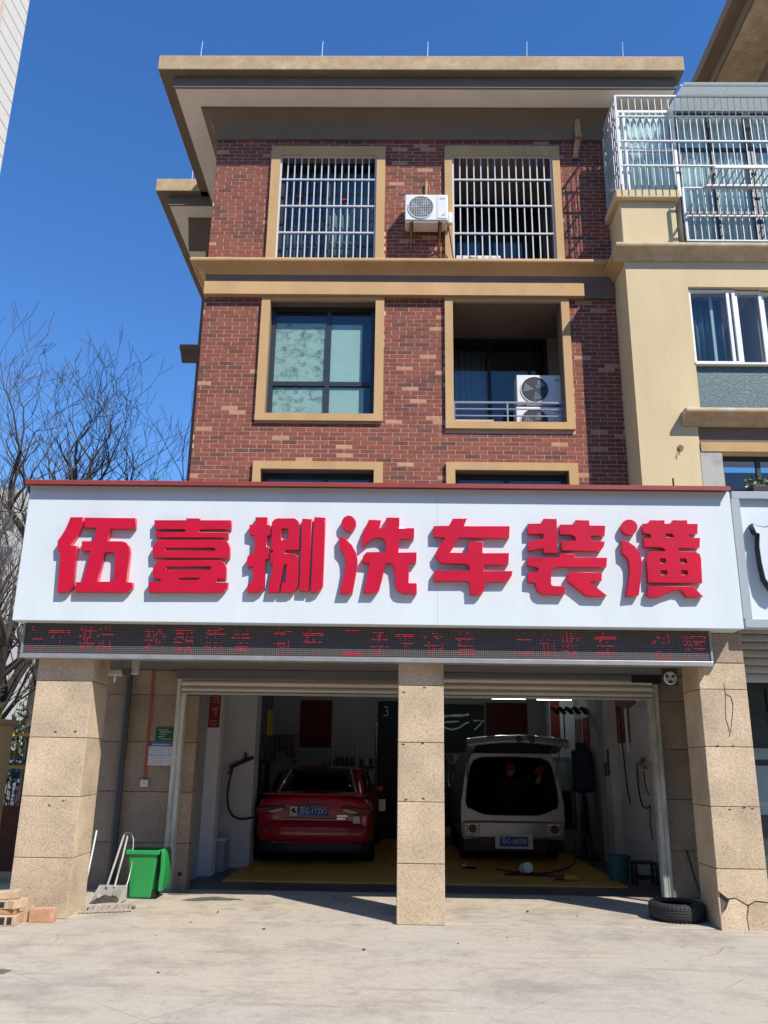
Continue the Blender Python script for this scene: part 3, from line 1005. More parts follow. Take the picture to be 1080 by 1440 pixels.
# broken bottom panel of the right-hand pillar: pieces with gaps
mb = MB().prism([(3.24, .36), (3.24, .559), (3.74, .559), (3.74, .26), (3.60, .275), (3.52, .235), (3.40, .30), (3.33, .29)], 'y', 9.0, 9.024); mb.build('stone_panel', 'stone', PR)
MB().prism([(3.24, .0), (3.24, .13), (3.30, .19), (3.34, .275), (3.40, .288), (3.515, .222), (3.49, .12), (3.50, 0)], 'y', 8.998, 9.022).build('stone_panel', 'stone', PR)
MB().prism([(3.512, 0), (3.503, .12), (3.53, .222), (3.60, .262), (3.74, .248), (3.74, 0)], 'y', 9.003, 9.024).build('stone_panel', 'stone', PR)


def crack(pts, y, w=.005):
    mb = MB()
    for (a, b) in zip(pts, pts[1:]):
        mb.bar((a[0], y, a[1]), (b[0], y, b[1]), w, .002, up=(0, 1, 0))
    return mb


crack([(3.50, 2.39), (3.505, 2.28), (3.56, 2.25), (3.575, 2.17), (3.555, 2.05), (3.53, 1.93), (3.50, 1.84)], 8.9968).build('crack', 'crack', PR)
crack([(3.505, 2.28), (3.49, 2.12), (3.485, 2.02), (3.51, 1.90)], 8.9968, .004).build('crack', 'crack', PR)
# small drilled fixings and scuffs on the pillars
for (x, z) in ((3.37, 1.745), (3.53, 1.745), (3.43, 1.13), (3.58, 1.145), (3.66, 1.13), (.10, 2.26), (.32, 2.30), (.10, 1.72), (.30, 1.73), (.13, 1.17), (.31, 1.19), (-3.57, 1.80), (-3.36, 1.80), (-3.54, 1.07), (-3.40, 1.11)):
    crack([(x - .012, z + rnd.uniform(-.006, .006)), (x + .014, z + rnd.uniform(-.01, .01))], 8.9958, .010).build('scuff_mark', 'crack', SH)

# lintel over the bays and porch soffit
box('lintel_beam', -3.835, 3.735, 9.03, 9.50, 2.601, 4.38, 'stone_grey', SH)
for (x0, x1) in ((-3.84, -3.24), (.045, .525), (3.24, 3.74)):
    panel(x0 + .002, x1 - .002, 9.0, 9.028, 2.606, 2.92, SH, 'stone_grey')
box('porch_soffit', -3.83, 3.73, 9.501, 10.84, 2.63, 2.66, 'soffit_dark', SH)
box('roof_slab', -3.84, 3.74, 9.501, 19.0, 4.15, 4.38, 'stone_grey', SH)
box('added_roof_sheet', -3.82, 3.72, 9.03, 11.93, 4.381, 4.388, 'dark_grey', SH)  # unseen dark sheet added so the roof bounces less light upward
box('shutter_housing', -2.765, .30, 10.66, 10.84, 2.505, 2.628, 'soffit_dark', SH, .01)
box('shutter_housing', .31, 3.0, 10.66, 10.84, 2.565, 2.628, 'soffit_dark', SH, .01)
# granite-faced returns at both sides of the bays
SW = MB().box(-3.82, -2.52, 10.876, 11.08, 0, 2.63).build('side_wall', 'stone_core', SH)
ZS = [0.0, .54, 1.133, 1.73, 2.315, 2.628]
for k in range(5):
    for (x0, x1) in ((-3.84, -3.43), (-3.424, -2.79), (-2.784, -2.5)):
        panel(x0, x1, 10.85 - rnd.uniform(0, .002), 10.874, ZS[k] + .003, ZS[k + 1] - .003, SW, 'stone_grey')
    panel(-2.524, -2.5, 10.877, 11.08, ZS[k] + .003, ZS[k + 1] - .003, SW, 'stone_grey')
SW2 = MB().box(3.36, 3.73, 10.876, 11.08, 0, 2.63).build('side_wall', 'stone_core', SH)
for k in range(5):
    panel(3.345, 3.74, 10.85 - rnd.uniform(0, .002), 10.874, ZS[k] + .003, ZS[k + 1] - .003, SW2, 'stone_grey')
MB().lathe([(.001, 0), (.028, 0), (.028, .01)], (-2.58, 10.845, .19), 16, axis='y').build('drain_hole', 'black_plastic', SH)
# outer side walls and back wall
box('outer_wall', -3.84, -3.6, 11.081, 19, 0, 4.15, 'stone_grey', SH)
box('outer_wall', 3.63, 3.80, 11.081, 19, 0, 4.15, 'wall_white', SH)
box('back_wall', -3.6, 3.63, 18.6, 18.8, 0, 4.15, 'wall_white', SH)
box('ceiling', -3.6, 3.63, 11.081, 18.6, 2.98, 3.04, 'dark_grey', SH)
for y in (12.6, 14.2, 15.8, 17.4):
    box('ceiling_beam', -2.7, 3.63, y, y + .12, 2.84, 2.979, 'dark_grey', SH)
# interior left wall: white end panel, dark doorway, white column
box('inner_wall', -2.75, -2.64, 11.081, 18.6, 0, 2.98, 'wall_grey', SH)
box('white_pilaster', -2.639, -2.455, 12.08, 12.34, 0, 2.98, 'wall_white', SH)
box('dark_doorway', -2.638, -2.62, 12.36, 12.98, 0, 2.7, 'black_plastic', SH)
box('white_column', -2.63, -2.10, 13.0, 13.45, 0, 2.98, 'wall_white', SH)
# interior right wall: white front stretch, pilaster, grey rear stretch
box('white_pilaster', 3.50, 3.629, 14.0, 14.4, 0, 2.98, 'wall_white', SH)
box('inner_wall', 3.42, 3.629, 14.401, 16.2, 0, 2.98, 'wall_grey', SH)
box('white_column', 2.95, 3.419, 16.2, 16.6, 0, 2.98, 'wall_white', SH)

# roller shutters rolled up at the head of each bay
def shutter(x0, x1):
    S = MB().box(x0, x1, 10.735, 10.75, 2.33, 2.66).build('roller_shutter', 'slat', SH)
    prof = [(10.734, 0), (10.722, .004), (10.706, .018), (10.700, .037), (10.706, .056), (10.722, .070), (10.734, .074)]
    me = None
    for k in range(4):
        z = 2.345 + k * .078
        if me is None:
            o = MB().prism([(p[0], z + p[1]) for p in prof], 'x', x0, x1).build('slat', 'slat', S, smooth=True); me = o.data; dz = (o.location.z + WO[S.name].z) - z
        else:
            inst('slat', me, ((x0 + x1) / 2, 10.717, z + dz), S)
    MB().box(x0, x1, 10.70, 10.76, 2.315, 2.342).build('bottom_bar', 'slat_grey', S)
    return S


shutter(-2.70, .30)
shutter(.31, 3.26)
for x0, x1 in ((-2.765, -2.652), (.24, .30), (.31, .37), (3.225, 3.335)):
    R = MB().prism([(x0, 10.73), (x0, 10.845), (x1, 10.845), (x1, 10.73), ((x0 + x1) / 2 + .003, 10.73), ((x0 + x1) / 2 + .003, 10.745), ((x0 + x1) / 2 - .003, 10.745), ((x0 + x1) / 2 - .003, 10.73)], 'z', .0, 2.52)
    R.build('guide_rail', 'rail_paint', SH, bevel=.004)
# dark housing above the right-hand rail
box('shutter_bracket', 3.0, 3.40, 10.66, 10.84, 2.53, 2.63, 'frame_black', SH)
# grey conduit up the left return
MB().tube([(-3.40, 10.80, .0), (-3.405, 10.80, 1.2), (-3.41, 10.80, 2.62)], .045, 12).build('conduit', 'dark_grey', SH, smooth=True)

# ================================================================== SHOP SIGN
SG = thing('shop_sign', (-.2, 8.74, 2.93), 'long white sign board with large red raised lettering across the shop', 'sign')
MB().box(-4.05, 3.645, 8.68, 9.0, 2.922, 4.425).build('board', 'sign_white', SG, bevel=.006)
# board joints (fine seams between the sheets)
for x in (.45,):
    box('sheet_seam', x - .001, x + .001, 8.6787, 8.6802, 2.93, 4.42, 'sign_grey', SG)
MB().prism([(8.575, 4.408), (8.575, 4.452), (8.60, 4.464), (9.02, 4.464), (9.02, 4.428), (8.59, 4.428), (8.59, 4.408)], 'x', -4.068, 3.62).build('cap', 'sign_cap', SG)
for x, h in ((-2.72, .10), (3.10, .16)):
    MB().cyl((x, 8.84, 4.46), (x, 8.84, 4.47 + h), .012, .01, 8).build('cap_bolt', 'frame_black', SG)
LETTERS = [
 [[(-3.538,4.042),(-3.398,4.044),(-3.402,3.942),(-3.434,3.844),(-3.497,3.731),(-3.424,3.721),(-3.430,3.644),(-3.419,3.272),(-3.441,3.238),(-3.481,3.214),(-3.579,3.213),(-3.599,3.658),(-3.632,3.662),(-3.646,3.772),(-3.613,3.830),(-3.573,3.913)],[(-3.381,4.040),(-2.824,4.039),(-2.822,3.917),(-3.090,3.918),(-3.103,3.778),(-2.947,3.778),(-2.902,3.764),(-2.862,3.721),(-2.849,3.650),(-2.852,3.333),(-2.787,3.329),(-2.787,3.270),(-2.831,3.222),(-3.391,3.219),(-3.396,3.326),(-3.324,3.327),(-3.278,3.666),(-3.373,3.665),(-3.382,3.775),(-3.251,3.776),(-3.243,3.925),(-3.380,3.923)],[(-3.122,3.655),(-3.034,3.656),(-3.013,3.644),(-3.004,3.618),(-2.992,3.335),(-3.163,3.333)],],
 [[(-2.619,4.018),(-2.274,4.022),(-2.276,4.043),(-2.126,4.044),(-2.124,4.024),(-1.782,4.027),(-1.783,3.924),(-2.122,3.920),(-2.124,3.889),(-1.805,3.891),(-1.808,3.831),(-2.589,3.825),(-2.595,3.884),(-2.275,3.890),(-2.278,3.919),(-2.609,3.915)],[(-2.547,3.800),(-1.844,3.804),(-1.801,3.778),(-1.777,3.713),(-1.778,3.605),(-2.596,3.600),(-2.611,3.714),(-2.588,3.771)],[(-2.467,3.711),(-1.948,3.717),(-1.929,3.685),(-2.464,3.679)],[(-2.510,3.573),(-1.869,3.580),(-1.826,3.556),(-1.802,3.500),(-1.802,3.380),(-1.894,3.379),(-1.897,3.344),(-1.772,3.341),(-1.779,3.281),(-1.825,3.233),(-2.608,3.224),(-2.619,3.335),(-2.490,3.341),(-2.500,3.369),(-2.576,3.380),(-2.586,3.492),(-2.560,3.548)],[(-2.441,3.505),(-1.962,3.511),(-1.970,3.474),(-2.438,3.469)],[(-2.332,3.386),(-2.065,3.389),(-2.118,3.361),(-2.275,3.359)],],
 [[(-1.525,4.063),(-1.393,4.065),(-1.388,3.982),(-1.356,3.978),(-1.350,3.861),(-1.385,3.858),(-1.383,3.738),(-1.357,3.732),(-1.356,3.602),(-1.391,3.594),(-1.385,3.276),(-1.442,3.238),(-1.563,3.237),(-1.565,3.335),(-1.510,3.340),(-1.513,3.524),(-1.579,3.503),(-1.589,3.612),(-1.564,3.652),(-1.514,3.669),(-1.521,3.857),(-1.577,3.868),(-1.584,3.976),(-1.520,3.984)],[(-1.343,4.005),(-1.317,4.041),(-1.284,4.053),(-1.098,4.055),(-1.057,4.029),(-1.041,3.977),(-1.033,3.703),(-1.181,3.701),(-1.185,3.665),(-1.081,3.662),(-1.046,3.638),(-1.036,3.579),(-1.032,3.310),(-1.053,3.266),(-1.101,3.242),(-1.208,3.241),(-1.202,3.348),(-1.163,3.352),(-1.160,3.544),(-1.187,3.543),(-1.228,3.240),(-1.344,3.239),(-1.306,3.542),(-1.333,3.550),(-1.339,3.663),(-1.312,3.671),(-1.313,3.696),(-1.337,3.699)],[(-1.232,3.938),(-1.163,3.939),(-1.161,3.811),(-1.230,3.811)],[(-1.016,4.052),(-0.908,4.049),(-0.913,3.256),(-1.014,3.259)],[(-0.885,4.070),(-0.761,4.067),(-0.766,3.313),(-0.790,3.269),(-0.838,3.245),(-0.893,3.244)],],
 [[(-0.430,4.004),(-0.433,3.977),(-0.444,3.952),(-0.461,3.932),(-0.483,3.919),(-0.507,3.915),(-0.532,3.919),(-0.554,3.931),(-0.572,3.951),(-0.584,3.975),(-0.589,4.003),(-0.586,4.030),(-0.575,4.055),(-0.558,4.075),(-0.536,4.088),(-0.512,4.093),(-0.487,4.088),(-0.464,4.076),(-0.446,4.056),(-0.434,4.032)],[(-0.607,3.854),(-0.543,3.839),(-0.472,3.768),(-0.424,3.681),(-0.404,3.597),(-0.415,3.476),(-0.453,3.238),(-0.589,3.236),(-0.551,3.415),(-0.533,3.535),(-0.541,3.625),(-0.562,3.680),(-0.599,3.716)],[(-0.293,4.047),(-0.157,4.044),(-0.172,3.958),(-0.118,3.958),(-0.106,4.074),(0.040,4.076),(0.041,3.960),(0.199,3.962),(0.194,3.838),(0.038,3.837),(0.033,3.690),(0.226,3.692),(0.220,3.579),(0.142,3.574),(0.143,3.359),(0.227,3.356),(0.227,3.243),(0.085,3.244),(0.033,3.263),(0.003,3.312),(-0.006,3.441),(-0.021,3.541),(-0.054,3.568),(-0.107,3.572),(-0.140,3.399),(-0.170,3.280),(-0.200,3.244),(-0.336,3.243),(-0.294,3.457),(-0.276,3.566),(-0.355,3.573),(-0.350,3.641),(-0.312,3.686),(-0.105,3.693),(-0.108,3.792),(-0.131,3.835),(-0.176,3.847),(-0.255,3.834),(-0.343,3.755),(-0.359,3.755),(-0.365,3.861),(-0.331,3.960)],],
 [[(0.613,4.069),(0.768,4.075),(0.735,3.988),(1.227,3.993),(1.215,3.858),(0.670,3.856),(0.640,3.790),(0.580,3.692),(0.776,3.690),(0.776,3.812),(0.934,3.818),(0.931,3.692),(1.210,3.695),(1.199,3.566),(0.940,3.563),(0.939,3.499),(1.242,3.499),(1.230,3.445),(1.186,3.383),(0.946,3.376),(0.935,3.283),(0.895,3.241),(0.791,3.240),(0.785,3.360),(0.758,3.382),(0.404,3.378),(0.412,3.493),(0.787,3.498),(0.780,3.549),(0.745,3.569),(0.510,3.571),(0.461,3.590),(0.428,3.636),(0.424,3.686),(0.472,3.768),(0.532,3.854),(0.405,3.861),(0.406,3.984),(0.572,3.990)],],
 [[(1.590,4.079),(1.735,4.081),(1.728,3.697),(1.575,3.699),(1.577,3.748),(1.415,3.718),(1.415,3.819),(1.518,3.841),(1.582,3.862),(1.583,3.907),(1.418,3.905),(1.418,4.020),(1.564,4.025)],[(1.933,4.067),(2.081,4.068),(2.086,4.010),(2.252,4.008),(2.237,3.893),(2.091,3.896),(2.088,3.839),(2.237,3.832),(2.222,3.777),(2.180,3.726),(1.772,3.726),(1.769,3.831),(1.931,3.841),(1.917,3.882),(1.885,3.902),(1.761,3.904),(1.762,4.015),(1.920,4.017)],[(1.751,3.693),(1.904,3.695),(1.906,3.654),(2.250,3.654),(2.235,3.550),(1.711,3.548),(1.665,3.519),(1.648,3.475),(1.643,3.360),(1.663,3.345),(1.789,3.342),(1.777,3.248),(1.557,3.249),(1.511,3.270),(1.486,3.309),(1.480,3.370),(1.399,3.381),(1.407,3.485),(1.504,3.494),(1.515,3.528),(1.487,3.545),(1.401,3.556),(1.405,3.649),(1.741,3.653)],[(1.855,3.494),(2.185,3.493),(2.176,3.402),(2.040,3.397),(2.224,3.245),(2.199,3.237),(2.006,3.239),(1.904,3.324),(1.826,3.386),(1.809,3.428),(1.822,3.469)],],
 [[(2.596,3.995),(2.590,3.969),(2.576,3.944),(2.555,3.925),(2.529,3.913),(2.502,3.908),(2.474,3.912),(2.451,3.924),(2.432,3.943),(2.421,3.967),(2.419,3.993),(2.425,4.020),(2.439,4.044),(2.460,4.064),(2.486,4.076),(2.514,4.081),(2.541,4.077),(2.565,4.065),(2.583,4.046),(2.594,4.022)],[(2.415,3.846),(2.481,3.837),(2.555,3.781),(2.604,3.700),(2.617,3.610),(2.594,3.450),(2.556,3.253),(2.424,3.240),(2.476,3.489),(2.481,3.609),(2.454,3.669),(2.413,3.698)],[(2.652,4.033),(2.702,4.038),(2.738,4.075),(2.893,4.077),(2.890,4.040),(2.953,4.040),(2.980,4.078),(3.134,4.079),(3.134,4.038),(3.245,4.039),(3.230,3.928),(3.140,3.923),(3.136,3.882),(3.254,3.884),(3.239,3.774),(3.014,3.768),(3.005,3.731),(3.187,3.733),(3.233,3.707),(3.244,3.657),(3.231,3.390),(2.663,3.388),(2.664,3.611),(2.670,3.687),(2.712,3.728),(2.874,3.734),(2.857,3.762),(2.819,3.773),(2.653,3.776),(2.652,3.873),(2.735,3.882),(2.726,3.915),(2.649,3.934)],[(2.892,3.925),(2.959,3.925),(2.979,3.889),(2.893,3.888)],[(2.809,3.652),(2.868,3.653),(2.866,3.605),(2.806,3.604)],[(3.018,3.655),(3.082,3.655),(3.098,3.607),(3.018,3.607)],[(2.805,3.524),(2.871,3.525),(2.871,3.477),(2.801,3.477)],[(3.019,3.527),(3.085,3.527),(3.092,3.480),(3.018,3.479)],[(2.670,3.352),(3.123,3.358),(3.168,3.315),(3.229,3.245),(3.055,3.239),(3.013,3.309),(2.966,3.316),(2.847,3.276),(2.766,3.236),(2.680,3.235),(2.641,3.254),(2.653,3.313)],],
]
for polys in LETTERS:
    me = mesh_from_curve(polys, .0295, .004, -.004)
    for v in me.vertices:
        v.co = (v.co.x, -v.co.z, v.co.y)
    cx = sum(p[0] for q in polys for p in q) / sum(len(q) for q in polys)
    cz = sum(p[1] for q in polys for p in q) / sum(len(q) for q in polys)
    for v in me.vertices:
        v.co.x -= cx; v.co.z -= cz
    me.materials.clear(); me.materials.append(MATS['sign_red'])
    inst('letter', me, (cx, 8.646, cz), SG)

# ================================================================== LED BOARD
led = bpy.data.materials.new('led_face'); led.use_nodes = True
N, L = led.node_tree.nodes, led.node_tree.links
b = N['Principled BSDF']; b.inputs['Roughness'].default_value = .55
tc = N.new('ShaderNodeTexCoord'); mp = N.new('ShaderNodeMapping'); L.new(tc.outputs['Object'], mp.inputs[0])
mp.inputs['Rotation'].default_value = (math.radians(90), 0, 0)
bk = N.new('ShaderNodeTexBrick'); L.new(mp.outputs[0], bk.inputs['Vector'])
bk.offset = 0; bk.squash = 1
bk.inputs['Scale'].default_value = 1
bk.inputs['Brick Width'].default_value = .02; bk.inputs['Row Height'].default_value = .02
bk.inputs['Mortar Size'].default_value = .0028; bk.inputs['Mortar Smooth'].default_value = .1
bk.inputs['Color1'].default_value = (.007, .006, .006, 1); bk.inputs['Color2'].default_value = (.012, .010, .010, 1); bk.inputs['Mortar'].default_value = (.15, .13, .12, 1)
L.new(bk.outputs['Color'], b.inputs['Base Color'])
MATS['led_face'] = led

LB = thing('led_display_board', (-.3, 8.85, 2.57), 'long black scrolling message board with red lights under the shop sign', 'display')
box('housing', -3.98, 3.345, 8.86, 8.998, 2.575, 2.925, 'black_plastic', LB)
box('screen', -3.965, 3.33, 8.850, 8.859, 2.60, 2.92, 'led_face', LB)
box('frame_rail', -3.99, 3.355, 8.838, 8.998, 2.55, 2.598, 'silver_edge', LB, .004)
for x0, x1 in ((-3.99, -3.966), (3.331, 3.355)):
    box('frame_rail', x0, x1, 8.838, 8.998, 2.60, 2.925, 'silver_edge', LB, .003)
# lit dots: characters of the message, with the rows the scan left dark
mb = MB(); r = random.Random(5)
MSG = [('洗', 40, 62), ('车', 68, 98), ('装', 112, 135), ('潢', 137, 160), ('轮', 205, 235), ('毂', 247, 276), ('质', 289, 318), ('量', 328, 356), ('新', 388, 414), ('车', 428, 458), ('二', 486, 515), ('手', 524, 551), ('车', 560, 587), ('销', 600, 627), ('售', 644, 673), ('高', 725, 755), ('价', 763, 787), ('收', 792, 818), ('车', 840, 870), ('创', 920, 944), ('辉', 962, 996)]


def inside(p, a, b_, c):
    d1 = (p[0] - b_[0]) * (a[1] - b_[1]) - (a[0] - b_[0]) * (p[1] - b_[1])
    d2 = (p[0] - c[0]) * (b_[1] - c[1]) - (b_[0] - c[0]) * (p[1] - c[1])
    d3 = (p[0] - a[0]) * (c[1] - a[1]) - (c[0] - a[0]) * (p[1] - a[1])
    return not ((d1 < 0 or d2 < 0 or d3 < 0) and (d1 > 0 or d2 > 0 or d3 > 0))


for ch, a0, a1 in MSG:
    me = text_mesh(ch, .3, 0.0)
    if not me.vertices: continue
    vs_ = [(v.co.x, v.co.z) for v in me.vertices]
    x_0, x_1 = min(v[0] for v in vs_), max(v[0] for v in vs_); z_0, z_1 = min(v[1] for v in vs_), max(v[1] for v in vs_)
    me.calc_loop_triangles(); T3 = [tuple(vs_[k] for k in t.vertices) for t in me.loop_triangles]
    X0_ = -3.965 + (a0 - 34) / 966 * 7.3; X1_ = -3.965 + (a1 - 34) / 966 * 7.3
    nx = max(8, int((X1_ - X0_) / .0145)); nz = 15
    for k in range(nz):
        if r.random() < .34: continue
        pz = z_0 + (z_1 - z_0) * (k + .5) / nz; zz = 2.618 + k * .0185
        run = None
        for i_ in range(nx + 1):
            on = False
            if i_ < nx:
                px_ = x_0 + (x_1 - x_0) * (i_ + .5) / nx
                on = any(inside((px_, pz), *t) for t in T3) and r.random() < .86
            if on and run is None: run = i_
            if not on and run is not None:
                w1 = (X1_ - X0_) / nx
                mb.box(X0_ + run * w1, X0_ + i_ * w1 - .003, 8.846, 8.8499, zz, zz + .0055); run = None
tag(mb.build('lit_message', 'led_red', LB, fix=False), kind='stuff')

# ================================================================== NEIGHBOUR SHOP (right)
NS = thing('neighbour_shop', (6, 10, 0), 'neighbouring shop front with dark glass and grey roller shutter at the right edge', 'building')
box('wall', 3.81, 8, 10.9, 11.1, 2.3, 4.38, 'stone_grey', NS)
box('roof_slab', 3.81, 8, 9.05, 11.3, 3.2, 4.38, 'stone_grey', NS)
sh = MB().box(3.80, 8, 9.66, 9.68, 2.46, 3.2).build('roller_shutter', 'slat_grey', NS)
me = None
for k in range(8):
    z = 2.47 + k * .09
    if me is None:
        o = MB().prism([(9.659, z), (9.64, z + .008), (9.632, z + .04), (9.64, z + .078), (9.659, z + .086)], 'x', 3.80, 8).build('slat', 'slat_grey', sh, smooth=True); me = o.data; dz = (o.location.z + WO[sh.name].z) - z
    else:
        inst('slat', me, (5.9, 9.6455, z + dz), sh)
window(NS, 3.80, 5.6, 0, 2.46, 9.70, [4.28], [2.1], 'frame_black', 'glass', t=.07, name='shop_window')
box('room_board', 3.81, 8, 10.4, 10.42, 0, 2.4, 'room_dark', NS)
box('shop_floor', 3.81, 8, 9.6, 10.4, 0, .02, 'garage_floor', NS)
for z0, z1, x0, x1 in ((1.0, 1.55, 4.22, 4.5), (1.62, 1.75, 4.25, 4.6)):
    box('shop_poster', x0, x1, 10.38, 10.39, z0, z1, 'paper', NS)
NG = thing('neighbour_sign', (6, 8.85, 2.96), 'grey framed sign with one pale raised character at the right edge', 'sign')
box('board', 3.70, 8.0, 8.90, 9.04, 2.97, 4.47, 'sign_white', NG)
mb = MB(); mb.box(3.735, 8, 8.84, 8.899, 4.40, 4.485); mb.box(3.735, 8, 8.84, 8.899, 2.96, 3.055); mb.box(3.72, 3.815, 8.84, 8.899, 3.056, 4.399)
mb.build('frame', 'sign_grey', NG, bevel=.004)
gl = [[(3.90, 4.10), (3.95, 4.075), (4.02, 4.06), (4.09, 4.075), (4.30, 4.14), (4.60, 4.15), (4.60, 3.98), (4.30, 3.97), (4.09, 3.99), (4.07, 3.72), (4.10, 3.52), (4.14, 3.38), (4.10, 3.33), (4.03, 3.37), (3.97, 3.48), (3.95, 3.66), (3.945, 3.84), (3.965, 3.99), (3.93, 4.0)]]
me = mesh_from_curve(gl, .055)
for v in me.vertices: v.co = (v.co.x - 4.2, -v.co.z, v.co.y - 3.7)
me.materials.clear(); me.materials.append(MATS['black_plastic'])
inst('letter', me, (4.2, 8.84, 3.7), NG)
me2 = mesh_from_curve([[(4.2 + (x - 4.2) * .985, 3.7 + (z - 3.7) * .97) for x, z in gl[0]]], .004)
for v in me2.vertices: v.co = (v.co.x - 4.2, -v.co.z, v.co.y - 3.7)
me2.materials.clear(); me2.materials.append(MATS['sign_white'])
inst('letter_face', me2, (4.2, 8.780, 3.7), NG)
PT = thing('flower_box', (5.25, 11.25, 4.95), 'dark window box with small pale flowers at the right edge', 'planter')
box('box', 5.02, 5.6, 11.15, 11.33, 5.16, 5.34, 'frame_black', PT, .01)
mb = MB(); r = random.Random(3)
for i in range(160):
    x, y, z = r.uniform(4.98, 5.6), r.uniform(11.14, 11.33), r.uniform(5.33, 5.46); s = r.uniform(.01, .022)
    d = Vector((r.uniform(-1, 1), r.uniform(-1, 1), r.uniform(-.3, 1))).normalized() * s; e = d.cross(Vector((r.random(), r.random(), r.random()))).normalized() * s
    mb.cur = 0 if i % 3 else 1
    p = Vector((x, y, z)); mb.quad(p - d - e, p + d - e, p + d + e, p - d + e)
tag(mb.build('flowers', ['leaf', 'flower'], PT, fix=False), kind='stuff')

# ================================================================== AIR CONDITIONERS
def ac_unit(name, label, x0, y0, z0, w=.76, h=.52, d=.28, bracket=False, hosed=False, rows=False, group=None):
    A = thing(name, (x0 + w / 2, y0, z0), label, 'air conditioner', group)
    MB().box(x0, x0 + w, y0, y0 + d, z0, z0 + h).build('casing', 'ac_white', A, bevel=.012)
    cx = x0 + w * .37; cz = z0 + h * .5; R = h * .42
    MB().lathe([(R + .014, 0), (R + .014, -.012), (R, -.012), (R, 0)], (cx, y0 - .001, cz), 28, axis='y').build('fan_ring', 'ac_white', A, smooth=True)
    MB().lathe([(.001, 0), (R, 0)], (cx, y0 - .003, cz), 28, axis='y').build('fan_recess', 'dark_grey', A)
    mb = MB()
    for k in range(3):
        a = k * 2.094 + .4
        pts = [(cx + .03 * math.cos(a), y0 - .006, cz + .03 * math.sin(a)), (cx + R * .9 * math.cos(a), y0 - .005, cz + R * .9 * math.sin(a)), (cx + R * .85 * math.cos(a + .8), y0 - .009, cz + R * .85 * math.sin(a + .8)), (cx + .03 * math.cos(a + .9), y0 - .009, cz + .03 * math.sin(a + .9))]
        mb.quad(*pts)
    o = mb.build('fan', 'grey_metal', A, fix=False); s = o.modifiers.new('s', 'SOLIDIFY'); s.thickness = .003
    mb = MB()
    for k in range(-6, 7):
        zz = cz + k * R / 6.6; half = math.sqrt(max(R * R - (zz - cz) ** 2, 0))
        if half > .02: mb.bar((cx - half, y0 - .014, zz), (cx + half, y0 - .014, zz), .004)
    for k in range(-5, 6):
        xx = cx + k * R / 5.6; half = math.sqrt(max(R * R - (xx - cx) ** 2, 0))
        if half > .02: mb.bar((xx, y0 - .016, cz - half), (xx, y0 - .016, cz + half), .004)
    mb.build('fan_guard', 'ac_white' if rows else 'dark_grey', A)
    MB().box(x0 + w * .75, x0 + w * .985, y0 - .008, y0 - .0005, z0 + h * .06, z0 + h * .94).build('service_panel', 'ac_white', A, bevel=.004)
    box('name_strip', x0 + w * .80, x0 + w * .93, y0 - .0095, y0 - .008, z0 + h * .80, z0 + h * .84, 'print_grey', A)
    for xx in (x0 + w * .15, x0 + w * .82):
        box('foot', xx - .03, xx + .03, y0 + .02, y0 + d - .02, z0 - .03, z0, 'dark_grey', A)
    if bracket:
        for xx in (x0 + .10, x0 + w - .12):
            mb = MB(); mb.bar((xx, y0 - .03, z0 - .045), (xx, 12.0, z0 - .045), .03); mb.bar((xx, 11.985, z0 - .05), (xx, 11.985, z0 - .40), .03); mb.bar((xx, y0 + .02, z0 - .06), (xx, 11.98, z0 - .36), .022)
            mb.build('bracket', 'rust', A)
        box('drip_tray', x0 + .02, x0 + w - .05, y0 + .02, y0 + d - .01, z0 - .028, z0 - .002, 'ac_offwhite', A)
    return A


A = ac_unit('air_conditioner', 'white air conditioner on rusty brackets between the top floor grilles', .10, 11.66, 10.02, .70, .49, .29, bracket=True, rows=True)
mb = MB().tube([(.56, 11.80, 10.52), (.52, 11.90, 10.70), (.50, 11.975, 10.95)], .012, 8); mb.build('pipe', 'rust', A, smooth=True)
MB().tube([(.46, 11.97, 10.5), (.455, 11.965, 10.8), (.46, 11.96, 10.98)], .024, 8).build('pipe', 'fascia', A, smooth=True)
MB().tube([(.80, 11.75, 10.05), (.84, 11.80, 9.85), (.87, 11.85, 9.65), (.90, 11.88, 9.45)], .010, 8).build('pipe', 'frame_black', A, smooth=True)
MB().lathe([(.001, 0), (.05, 0), (.06, .10), (.05, .2), (.001, .2)], (.84, 11.85, 10.08), 12, axis='z').build('valve_cover', 'ac_offwhite', A, smooth=True)
mb = MB(); mb.bar((.70, 11.6505, 10.09), (.735, 11.6505, 10.13), .010, .003, up=(0, 1, 0)); mb.bar((.735, 11.6505, 10.09), (.76, 11.6505, 10.14), .008, .003, up=(0, 1, 0)); mb.build('label_mark', 'print_blue', A)
ac_unit('air_conditioner', 'white air conditioner standing behind the top right window grille', .98, 12.35, 9.32, .76, .50, .30, rows=True)
ac_unit('air_conditioner', 'upper of two white air conditioners stacked on the open balcony', 1.93, 12.30, 7.045, .78, .52, .30, rows=False)
ac_unit('air_conditioner', 'lower of two white air conditioners stacked on the open balcony', 1.91, 12.31, 6.50, .78, .51, .30, rows=False)

